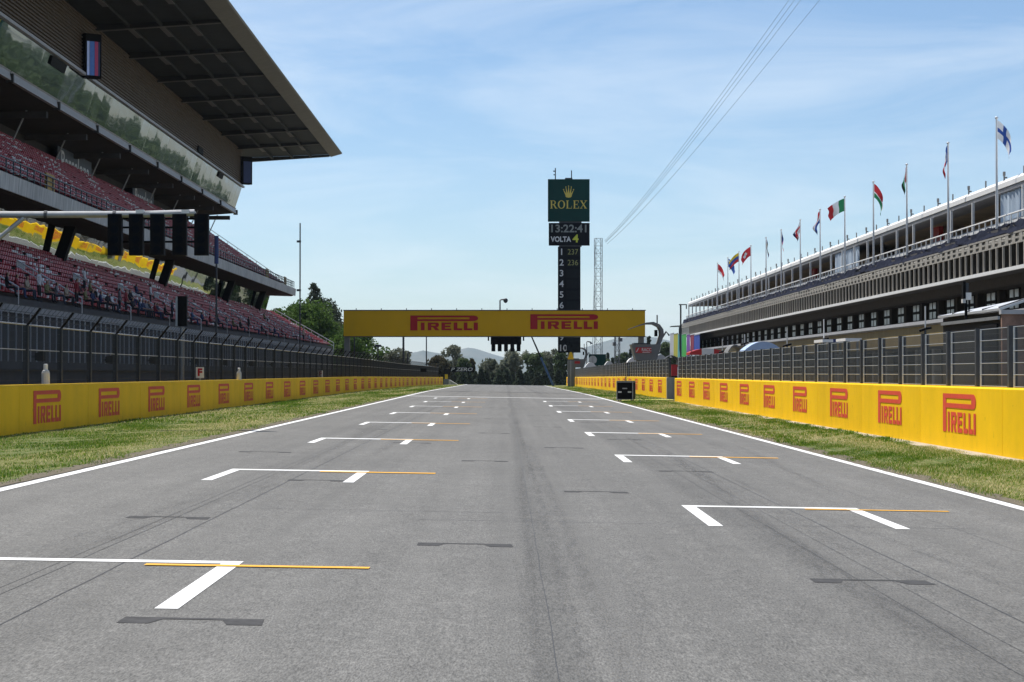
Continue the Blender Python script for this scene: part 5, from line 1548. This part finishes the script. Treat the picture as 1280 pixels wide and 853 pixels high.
def canopy(x0, x1, yt, yb, d, name, label, cat, mats, arch):
    """pit wall stand with a curved roof whose bands have their own colours"""
    a, c = pt(x0, yb, d), pt(x1, yt, d); w = c.x - a.x; zt, z_ = c.z, a.z
    t = thing(name, label, cat, ((a.x + c.x) / 2, d, 0)); n = len(mats); L = 5.0
    for k, m in enumerate(mats):
        ya, yb_ = -L / 2 + L * k / n, -L / 2 + L * (k + 1) / n
        xa, xb = -w / 2 + w * k / n, -w / 2 + w * (k + 1) / n
        b = MB(); pr_ = []; m_ = 7
        for i in range(m_ + 1):
            x = xa + (xb - xa) * i / m_; s = (x + w / 2) / w
            z = z_ + (zt - z_) * (1 - abs(2 * s - 1) ** (2.0 if arch else 6.0)) if arch else z_ + (zt - z_)
            pr_.append((x, z))
        solid = mats[0] not in ('dark_steel', 'grey_cabin')
        pr_ = pr_ + [(x, (z_ - .12) if (arch and solid) else z - (.07 if arch else zt - z_)) for x, z in reversed(pr_)]
        b.prism_y(pr_, -1.1, 1.1); b.build('roof_section', M[m], t)
    for x in (-w / 2 + .12, w / 2 - .12):
        for y in (-.95, .95):
            b = MB(); b.box(x - .035, x + .035, y - .035, y + .035, 0, z_ + (.03 if not arch else .1)); b.build('leg', M['steel'], t)
    b = MB(); b.box(-w / 2 + .1, w / 2 - .1, -.2, .9, .9, 1.0); b.build('desk', M['dark_steel'], t)
    b = MB(); b.box(-w / 2 + .2, w / 2 - .2, .8, .9, 1.05, 1.7); b.build('back_panel', M['grey_cabin'], t)
    return t
canopy(860, 905, 436, 441, 118, 'pit_wall_stand', 'pit wall stand with a rounded red and white roof', 'pit stand', ['red', 'canvas_white', 'red'], True)
canopy(906, 927, 431, 443, 112, 'pit_wall_stand', 'pit wall stand with a grey arched roof left of the blue tent', 'pit stand', ['grey_cabin'], True)
canopy(928, 974, 427.5, 438, 99, 'pit_wall_stand', 'pit wall stand with a pale blue peaked canvas roof', 'pit stand', ['blue_tent', 'blue_tent'], True)
canopy(1023, 1036, 425, 428.5, 80, 'pit_wall_stand', 'narrow white edged flat roof stand left of the navy one', 'pit stand', ['canvas_white'], False)
canopy(1036, 1050, 424.5, 428.5, 80.5, 'pit_wall_stand', 'pit wall stand with a flat navy roof', 'pit stand', ['navy'], False)
canopy(1051, 1071, 423.5, 427, 78, 'pit_wall_stand', 'pit wall stand with a flat white roof right of the navy one', 'pit stand', ['canvas_white'], False)
canopy(783, 797, 447.5, 454, 205, 'pit_wall_stand', 'small white arched canopy left of the grey control cabin', 'pit stand', ['canvas_white'], True)
canopy(817, 833, 443.5, 451, 175, 'pit_wall_stand', 'white arched canopy right of the grey control cabin', 'pit stand', ['canvas_white'], True)
canopy(828, 849, 444.5, 452, 168, 'pit_wall_stand', 'grey arched canopy in front of the coloured banners', 'pit stand', ['dark_steel'], True)
canopy(731, 745, 453, 459, 285, 'pit_wall_stand', 'far white canopy beside the lattice mast foot', 'pit stand', ['canvas_white'], True)
canopy(755, 767, 451.5, 458, 270, 'pit_wall_stand', 'far pale canopy right of the lattice mast foot', 'pit stand', ['offwhite'], True)
# red panel in the gap between the barriers
d = 150; a, c = pt(839.5, 470, d), pt(847, 456, d)
t = thing('red_stand', 'red and dark board standing in the gap between the right barriers', 'board', ((a.x + c.x) / 2, d, 0))
b = MB(); b.box(-(c.x - a.x) / 2, (c.x - a.x) / 2, 0, .2, a.z, c.z); b.build('red_panel', M['red'], t)
b = MB(); b.box(-(c.x - a.x) / 2 - .2, (c.x - a.x) / 2, .05, .6, 0, a.z - .01); b.build('base', M['black'], t)
# control cabins with a hooked canopy
racc = text_mesh('RACC', .46, M['white'], depth=.02, bold=.008)
def control_cabin(x, y, k, d, label, sign):
    o = pt(x, y, d); u = k * d / F       # u metres per photograph pixel of the near one
    t = thing('control_cabin', label, 'cabin', (o.x, d, o.z))
    b = MB(); b.prism_y([(-13 * u, 0), (13 * u, 0), (19 * u, 20 * u), (-19 * u, 20 * u)], 0, 2.6); b.build('cabin_body', M['grey_cabin'], t)
    b = MB(); b.box(-15.5 * u, 2 * u, -.05, 2.65, 20.02 * u, 21.6 * u); b.build('roof_edge', M['dark_steel'], t)
    # legs carry the cabin down to the pit wall
    for xx in (-9 * u, 9 * u):
        b = MB(); b.box(xx - .12, xx + .12, .4, 2.2, prof(d) - o.z, -.002); b.build('leg', M['grey_cabin'], t)
    if sign:
        b = MB(); b.box(-13.5 * u, 6.2 * u, -.06, -.003, 9 * u, 16 * u); sg = b.build('sign_board', M['red'], t)
        o_ = link('lettering', racc, sg, (0.1 * u, -.075, 13.0 * u)); o_.scale = (.62 * u / .062, 1, .75 * u / .062)
        b = MB(); b.plate([(-13 * u, 10.2 * u), (-12 * u, 10.2 * u), (-9.2 * u, 15.4 * u), (-10 * u, 15.4 * u)], -.06, .02); b.plate([(-5 * u, 9.6 * u), (4.6 * u, 9.6 * u), (4.6 * u, 10.3 * u), (-5 * u, 10.3 * u)], -.06, .02); b.build('swoosh', M['white'], sg, kind='stuff')
    else:
        b = MB(); b.box(-9 * u, 4 * u, -.06, -.003, 9 * u, 15 * u); b.build('sign_board', M['red'], t)
    # hook: a flat ribbon rising on the right and curling over to the left
    cl = [(12, 12, 3), (17.5, 24, 4.2), (20, 32, 4.6), (19.5, 38, 4.4), (16, 43.5, 3.6), (9, 46.6, 3.0), (0, 46.2, 2.0), (-9, 43.5, 1.3), (-21.5, 38.8, .6)]
    n = len(cl); V = []; Fc = []
    for i, (cx, cz, w) in enumerate(cl):
        a_ = Vector(cl[max(i - 1, 0)][:2]); c_ = Vector(cl[min(i + 1, n - 1)][:2]); dd = (c_ - a_).normalized(); nn = Vector((dd.y, -dd.x))
        for s_ in (-.5, .5):
            for yy in (.2, 2.2): V.append(((cx + nn.x * w * s_) * u, yy, (cz + nn.y * w * s_) * u))
        if i:
            q, r_ = 4 * (i - 1), 4 * i
            Fc += [(q, q+1, r_+1, r_), (q+2, r_+2, r_+3, q+3), (q, r_, r_+2, q+2), (q+1, q+3, r_+3, r_+1)]
    Fc += [(0, 2, 3, 1), (4*n-4, 4*n-3, 4*n-1, 4*n-2)]
    me = bpy.data.meshes.new('hook_canopy'); me.from_pydata(V, [], Fc); me.materials.append(M['grey_cabin']); me.update(); link('hook_canopy', me, t)
    b = MB(); b.box(11.2 * u, 14.5 * u, .4, 1.2, 30 * u, 38 * u); b.build('lamp_box', M['black'], t)
    b = MB(); b.tube((14.6 * u, 1, 44 * u), (14.6 * u, 1, 57 * u), .05); b.build('aerial', M['dark_steel'], t)
    b = MB(); b.tube((16 * u, .6, 10 * u), (18 * u, .6, 20 * u), .09); b.build('pipe', M['white'], t)
    b = MB(); b.path([(20 * u, 1, 27 * u), (26 * u, 1, 36 * u), (30 * u, 1, 31 * u)], .07); b.build('bent_pipe', M['dark_steel'], t)
control_cabin(808, 450.5, 1.0, 172, 'grey control cabin with red lettered sign under a hooked canopy', True)
control_cabin(723, 459.5, .52, 305, 'far small grey control cabin with hooked canopy behind the warning sign', False)
a, c = pt(736, 457, 330), pt(757.5, 443, 330)
t = thing('green_billboard', 'dark green billboard with a pale disc behind the lattice mast foot', 'billboard', ((a.x + c.x) / 2, 330, prof(330)))
w = (c.x - a.x) / 2; z0 = a.z - prof(330); z1 = c.z - prof(330)
b = MB(); b.box(-w, w, 0, .4, z0, z1); b.build('board', M['green_panel'], t)
b = MB(); b.plate([(.62 * math.cos(q), .62 * math.sin(q)) for q in np.linspace(0, 2 * math.pi, 17)[:-1]], 0, .04, -w + .6, (z0 + z1) / 2); b.build('disc', M['concrete_light'], t)
for x in (-w + .3, w - .3): b = MB(); b.box(x - .1, x + .1, .1, .3, 0, z0); b.build('post', M['dark_steel'], t)
t, h = pole(733.5, 427.5, 290, .07, 'hooked camera post right of the number column')
b = MB(); b.path([(0, 0, h), (.1, 0, h + .05), (.5, 0, h - .05), (.62, 0, h - .3)], [.06, .06, .1, .16]); b.build('camera_head', M['dark_steel'], t)
# coloured banners hung on the far end of the pit building
BC = [(838, 842.5, (.42, .43, .44), 'pale grey'), (842.5, 847.5, (.40, .38, .04), 'olive yellow'), (847.5, 852, (.10, .42, .42), 'turquoise'), (852, 858, (.05, .36, .06), 'green'),
      (858, 863, (.20, .07, .33), 'purple'), (863, 868, (.26, .03, .06), 'dark red'), (868, 875, (.03, .07, .36), 'blue')]
for i, (xa, xb, c_, nm) in enumerate(BC):
    X = 24.7; da, db = X * F / (xb - VX), X * F / (xa - VX)
    m = mat(nm.replace(' ', '_') + '_banner', c_, .7, var=.08)
    yt, yb = 417.5 + i * .3, 447 - max(0, i - 4) * 3
    z1, z0 = pt(xa, yt, db).z, pt(xa, yb, db).z
    L_ = db - da; n = 10
    t = thing('hanging_banner', nm + ' vertical banner in the row at the far end of the pit building', 'banner', (X, da, 0), 0, 'coloured banners at the pit building end')
    V = []; Fc = []
    for j in range(n + 1):
        y = L_ * j / n * .985; w = .10 * math.sin(j * 1.7 + i)
        V += [(w, y, z0), (w * .5, y, z1)]
        if j: Fc.append((2*j-2, 2*j, 2*j+1, 2*j-1))
    me = bpy.data.meshes.new('cloth'); me.from_pydata(V, [], Fc); me.materials.append(m); me.update(); link('cloth', me, t)
    b = MB(); b.tube((0, 0, z1), (0, L_ * .985, z1), .05); b.build('hanging_bar', M['steel'], t)
t, h = pole(851, 381, 128, .06, 'pole with a small crossbar at the start of the near right barrier')
b = MB(); b.box(-.1, .35, -.03, .03, h - .03, h + .03); b.build('crossbar', M['dark_steel'], t)
b = MB(); b.box(.3, .36, -.03, .03, h - .25, h - .03); b.build('crossbar_tip', M['dark_steel'], t)
for (x, yt, yb, d, lab) in ((1157, 383, 412, 66, 'thin white aerial on the pit wall, nearest to the cabin'), (984, 411, 432, 88, 'thin white aerial on the pit wall right of the blue tent'), (1030, 399, 425, 80, 'thin white aerial above the navy roofed stand'), (931, 418, 430, 101, 'thin white aerial at the left end of the blue tent'), (903, 424, 440, 116, 'thin aerial beside the red and white roof')):
    p = pt(x, yb, d); q = pt(x, yt, d)
    t = thing('aerial', lab, 'aerial', (p.x, d, 0))
    b = MB(); b.tube((0, 0, 0), (0, 0, p.z), .035); b.build('lower_mast', M['dark_steel'], t)
    b = MB(); b.tube((0, 0, p.z), (0, 0, q.z), .022); b.build('rod', M['white'], t)
    b = MB(); b.path([(-.18, 0, p.z - .04), (0, 0, p.z + .02), (.18, 0, p.z + .06)], .045); b.build('bracket', M['black'], t)

# ================================================================ flight case on the right verge
d = 126.0; p = pt(782.5, 499, d)
t = thing('flight_case', 'black flight case with metal edges on castors on the grass by the track', 'equipment case', (p.x, d, gz(p.x, d)), rad(-14))
w, dp, hz, z0 = .92, .75, 1.04, .11
b = MB(); b.box(-w/2, w/2, -dp/2, dp/2, z0, z0 + hz); b.build('body', M['black'], t)
b = MB(); e = .022
for x in (-w/2, w/2):
    for y in (-dp/2, dp/2): b.box(x - e, x + e, y - e, y + e, z0, z0 + hz)
for z in (z0, z0 + hz):
    for y in (-dp/2, dp/2): b.box(-w/2, w/2, y - e * .9, y + e * .9, z - e, z + e)
    for x in (-w/2, w/2): b.box(x - e * .95, x + e * .95, -dp/2, dp/2, z - e * .97, z + e * .97)
b.build('metal_edge', M['steel'], t, kind='stuff')
b = MB(); b.box(-w/2 - .01, w/2 + .01, -dp/2 - .01, dp/2 + .01, z0 + hz * .93, z0 + hz * .955); b.build('lid_trim', M['steel'], t)
for x in (-.28, .28):
    b = MB(); b.box(x - .10, x + .10, -dp/2 - .03, -dp/2 - .002, z0 + .38, z0 + .47); b.build('handle', M['offwhite'], t)
for x in (-.36, .36):
    for y in (-.28, .28): b = MB(); b.tube((x - .025, y, .055), (x + .025, y, .055), .055, 10); b.build('castor', M['dark_steel'], t)
b = MB(); b.box(-.14, .14, -dp/2 - .006, -dp/2 - .001, z0 + .60, z0 + .66); b.build('label_plate', M['grey_trim'], t)
ys_ = [127.2, 127.5]
V = []; xs = np.linspace(6.5, 9.7, 14)
for x in xs: V += [(x, 126.0, gz(x, 126) + .05), (x, 128.0, gz(x, 128) + .05)]
me = bpy.data.meshes.new('painted_strip'); me.from_pydata(V, [], [(2*i, 2*i+2, 2*i+3, 2*i+1) for i in range(13)]); me.materials.append(M['hose']); me.update()
tag(link('painted_strip', me), kind='structure')

# ================================================================ trees
def leaf_cloud(n, ctr, rad_, size, r, squash=1.0):
    """n small leaf faces spread through a lumpy ball"""
    d = r.normal(size=(n, 3)); d /= np.linalg.norm(d, axis=1)[:, None]
    rr = r.uniform(.25, 1, n) ** .55
    p = np.array(ctr) + d * rr[:, None] * np.array([rad_, rad_, rad_ * squash])
    u = r.normal(size=(n, 3)); u /= np.linalg.norm(u, axis=1)[:, None]
    w = np.cross(u, r.normal(size=(n, 3))); w /= np.linalg.norm(w, axis=1)[:, None]
    s = size * r.uniform(.6, 1.35, n)[:, None]
    V = np.stack([p - u * s, p + w * s * .55, p + u * s, p - w * s * .55], 1)
    return V.reshape(-1, 3)
def tree(name, label, x, ytop, wpx, d, style, leafm, seed, group=None, cat='tree', barkm='bark'):
    r = np.random.default_rng(seed); R_ = random.Random(seed)
    z0 = prof(d) - .1 if abs((x - VX) / F * d) < 400 else -9
    top = pt(x, ytop, d); Hh = top.z - z0; w = wpx / F * d / 2
    t = thing(name, label, cat, (top.x, d, z0), R_.uniform(0, 6.28), group)
    b = MB(); pts = [Vector((0, 0, 0))]
    for k in range(1, 6): pts.append(Vector((R_.uniform(-.04, .04) * Hh * .4, R_.uniform(-.04, .04) * Hh * .4, Hh * .86 * k / 5)))
    b.path(pts, [max(.035, .028 * Hh * (1 - k / 5.4)) for k in range(6)], 7)
    clumps = []
    sz = max(.16, .0013 * d * .55)
    if style == 'cone':
        for k in range(26):
            q = (k + .5) / 26; z = Hh * (.05 + .93 * q); rad_ = w * (1 - q) ** .8 + .12 * w
            a = R_.uniform(0, 6.28); clumps.append(((math.cos(a) * rad_ * .45, math.sin(a) * rad_ * .45, z), rad_ * .72, 1.1))
    elif style == 'column':
        for k in range(40):
            q = (k + .5) / 40; z = Hh * (.12 + .86 * q); rad_ = w * (.75 + .65 * math.sin(math.pi * min(1, q * 1.15 + .08))) * (1.05 - .75 * q ** 3)
            a = R_.uniform(0, 6.28); clumps.append(((math.cos(a) * rad_ * .5, math.sin(a) * rad_ * .5, z), rad_ * R_.uniform(.40, .62), 1.25))
    elif style == 'airy':
        for k in range(34):
            q = R_.uniform(.1, 1); a = R_.uniform(0, 6.28); rad_ = w * R_.uniform(.15, 1) * (1 - .45 * abs(q - .62))
            c = (math.cos(a) * rad_, math.sin(a) * rad_, Hh * (.10 + .86 * q)); clumps.append((c, w * R_.uniform(.26, .48), .9))
    else:
        for k in range(58):
            q = R_.uniform(.04, .97); a = R_.uniform(0, 6.28); env = math.sin(math.pi * min(1, max(.08, q))) ** .55
            rad_ = w * env * R_.uniform(.25, .95); clumps.append(((math.cos(a) * rad_, math.sin(a) * rad_, Hh * q), w * R_.uniform(.17, .44), .85))
    for c, cr_, sq in clumps[::3]:
        base = pts[max(1, min(4, int(c[2] / Hh * 5)))]
        b.path([base * .96, (base + Vector(c)) * .5 + Vector((0, 0, .02 * Hh)), Vector(c)], [.011 * Hh, .008 * Hh, .004 * Hh], 5)
    b.build('trunk', M[barkm], t)
    vs = []
    for c, cr_, sq in clumps:
        n = int(min(500, max(70, 6.5 * (cr_ / sz) ** 2)))
        vs.append(leaf_cloud(n, c, cr_, sz, r, sq))
    V = np.concatenate(vs)
    me = bulk('crown', V, np.arange(len(V)).reshape(-1, 4), M[leafm], t, kind='stuff')
    return t
TR = [
 # left group beyond the grandstand
 ('leafy_tree', 'bright leafy tree directly behind the slanting end of the lower stand', 350, 390, 62, 345, 'round', 'leaf_bright', None),
 ('leafy_tree', 'large bright green tree right of the tall thin pole', 386, 384, 104, 350, 'round', 'leaf_bright', None),
 ('conifer_tree', 'tall dark pointed tree rising above the bright green ones', 396, 354, 66, 375, 'column', 'leaf_dark', None),
 ('leafy_tree', 'mid green tree between the tall dark tree and the gantry', 416, 401, 62, 360, 'round', 'leaf_mid', None),
 ('leafy_tree', 'brownish sparse tree left of the yellow gantry end', 427, 398, 40, 365, 'airy', 'leaf_brown', None),
 ('leafy_tree', 'bright green tree seen under the left end of the gantry', 442, 410, 66, 340, 'round', 'leaf_bright', None),
 ('leafy_tree', 'low light green tree above the far dark fence', 478, 436, 44, 360, 'round', 'leaf_bright', None),
 ('leafy_tree', 'small grey green tree by the end of the dark fence', 496, 438, 30, 340, 'airy', 'leaf_grey', None),
 ('leafy_tree', 'faint tree peeping behind the balcony glass end', 343, 388, 20, 360, 'airy', 'leaf_grey', None),
 # end of the straight
 ('leafy_tree', 'rounded olive tree left of the tall loose tree above the banner arm', 548, 447, 32, 390, 'round', 'leaf_brown', None),
 ('tall_tree', 'tall loose crowned tree rising behind the black banner arm', 567, 433.5, 34, 400, 'airy', 'leaf_grey', None),
 ('tall_tree', 'tree with small dense crown right of the tall loose one', 579, 448, 18, 395, 'round', 'leaf_mid', None),
 ('bare_tree', 'thin brownish tree standing over the banner arm tip', 590, 447, 9, 400, 'airy', 'leaf_brown', None),
 ('tall_tree', 'pale sparse tree left of the start lights', 614, 451, 28, 420, 'airy', 'leaf_grey', None),
 ('tall_tree', 'broad airy tree directly under the start lights', 645, 439.5, 34, 420, 'airy', 'leaf_grey', None),
 ('tall_tree', 'dense tree left of the leaning boom', 668, 443, 28, 415, 'airy', 'leaf_mid', None),
 ('tall_tree', 'tall airy tree behind the leaning boom', 686, 438, 34, 425, 'airy', 'leaf_grey', None),
 ('tall_tree', 'tree beside the timing tower post', 701, 441, 26, 410, 'round', 'leaf_mid', None),
 ('tall_tree', 'thin pale tree between two dark firs near the middle', 627, 454, 20, 405, 'airy', 'leaf_grey', None),
]
for i, (nm, lab, x, yt, w, d, st, lf, g) in enumerate(TR): tree(nm, lab, x, yt, w, d, st, lf, 100 + i, barkm='bark_pale' if st == 'airy' else 'bark')
firs = [(578, 466), (586, 463), (594, 465), (601, 461), (607, 464), (616, 467), (624, 464), (633, 462), (640, 466), (650, 463), (657, 466), (664, 461), (672, 465), (681, 463), (690, 466), (698, 462), (706, 465)]
for i, (x, yt) in enumerate(firs):
    tree('fir_tree', 'dark fir in the row closing the end of the straight', x, yt, 15, 372 + (i * 7) % 20, 'cone', 'leaf_dark', 300 + i, 'dark firs beyond the crest')
for i, (x, yt, w, d, st, lf, lab) in enumerate(((760, 441, 10, 520, 'cone', 'leaf_dark', 'far dark pointed tree right of the lattice mast'), (766, 447, 8, 520, 'cone', 'leaf_dark', 'small far pointed tree left of the antenna mast'),
       (779, 441, 26, 480, 'round', 'leaf_mid', 'far rounded tree right of the antenna mast'), (788, 436, 8, 500, 'cone', 'leaf_dark', 'far narrow pointed tree left of the control cabin'),
       (757, 450, 24, 470, 'round', 'leaf_mid', 'low far tree behind the green billboard'), (811, 420, 12, 420, 'column', 'leaf_dark', 'dark tree top showing above the control cabin'), (832, 430, 30, 380, 'round', 'leaf_mid', 'green tree left of the coloured banners'),
       (836, 436, 22, 430, 'cone', 'leaf_dark', 'dark pointed tree behind the banners'), (742, 452, 20, 460, 'round', 'leaf_mid', 'low far tree left of the green billboard'))):
    tree('leafy_tree', lab, x, yt, w, d, st, lf, 500 + i)
# scrub that closes the foot of the firs
vs = []
for k in range(90):
    x = rng.uniform(-13, 12); y = rng.uniform(392, 402)
    vs.append(leaf_cloud(150, (x, y, prof(y) + .3), 1.1, .30, rng, .8))
V = np.concatenate(vs); tag(bulk('scrub', V, np.arange(len(V)).reshape(-1, 4), M['leaf_dark'], kind='stuff'), label='dark scrub along the foot of the firs beyond the crest', cat='scrub')
# woods behind the pit building, which the mirror glass of the grandstand shows
vs = []
for k in range(420):
    y = rng.uniform(520, 1700); x = y * rng.uniform(.097, .25); h = rng.uniform(6, 13)
    for q in range(3): vs.append(leaf_cloud(60, (x + rng.uniform(-2, 2), y + rng.uniform(-2, 2), h * (.35 + .28 * q)), h * .30, 1.0, rng, 1.1))
V = np.concatenate(vs); tag(bulk('far_wood', V, np.arange(len(V)).reshape(-1, 4), M['leaf_mid'], kind='stuff'), label='wood on the far side of the pit building', cat='wood')

lo = []; 
for nm_, m_, cnt, sz_ in (('mirror_filler', 'seat_white', 260, (3.5, 5, 2.6)), ('mirror_filler', 'f_red', 120, (3, 6, 3.2)), ('mirror_filler', 'tan_metal', 200, (4, 7, 2.2))):  # unseen coloured boxes, added only to enliven the reflection in the upper mirror glass
    y = rng.uniform(430, 1300, cnt); x = y * rng.uniform(.097, .20, cnt)
    sz3 = np.stack([rng.uniform(.4, 1.3, cnt) * sz_[0], rng.uniform(.4, 1.4, cnt) * sz_[1], rng.uniform(.5, 1.3, cnt) * sz_[2]], 1)
    V, Fc = boxes(np.stack([x, y, np.full(cnt, -9.2)], 1), sz3 + np.array([0, 0, 2.0]))
    tag(bulk(nm_, V, Fc, M[m_], kind='stuff'), label='unseen coloured boxes beyond the pit building, added for the mirror glass to reflect', cat='clutter')

# ================================================================ the air
hm_ = bpy.data.materials.new('air'); hm_.use_nodes = True
nt = hm_.node_tree; nt.nodes.clear()
oo = nt.nodes.new('ShaderNodeOutputMaterial'); pv = nt.nodes.new('ShaderNodeVolumePrincipled')
pv.inputs['Color'].default_value = (0.72, 0.86, 1.0, 1); pv.inputs['Density'].default_value = 0.000045; pv.inputs['Anisotropy'].default_value = 0.1
nt.links.new(pv.outputs[0], oo.inputs['Volume'])
b = MB(); b.box(-17000, 17000, -800, 18500, -10.5, 320); tag(b.build('haze', hm_), kind='stuff', label='pale summer haze filling the air', cat='haze')
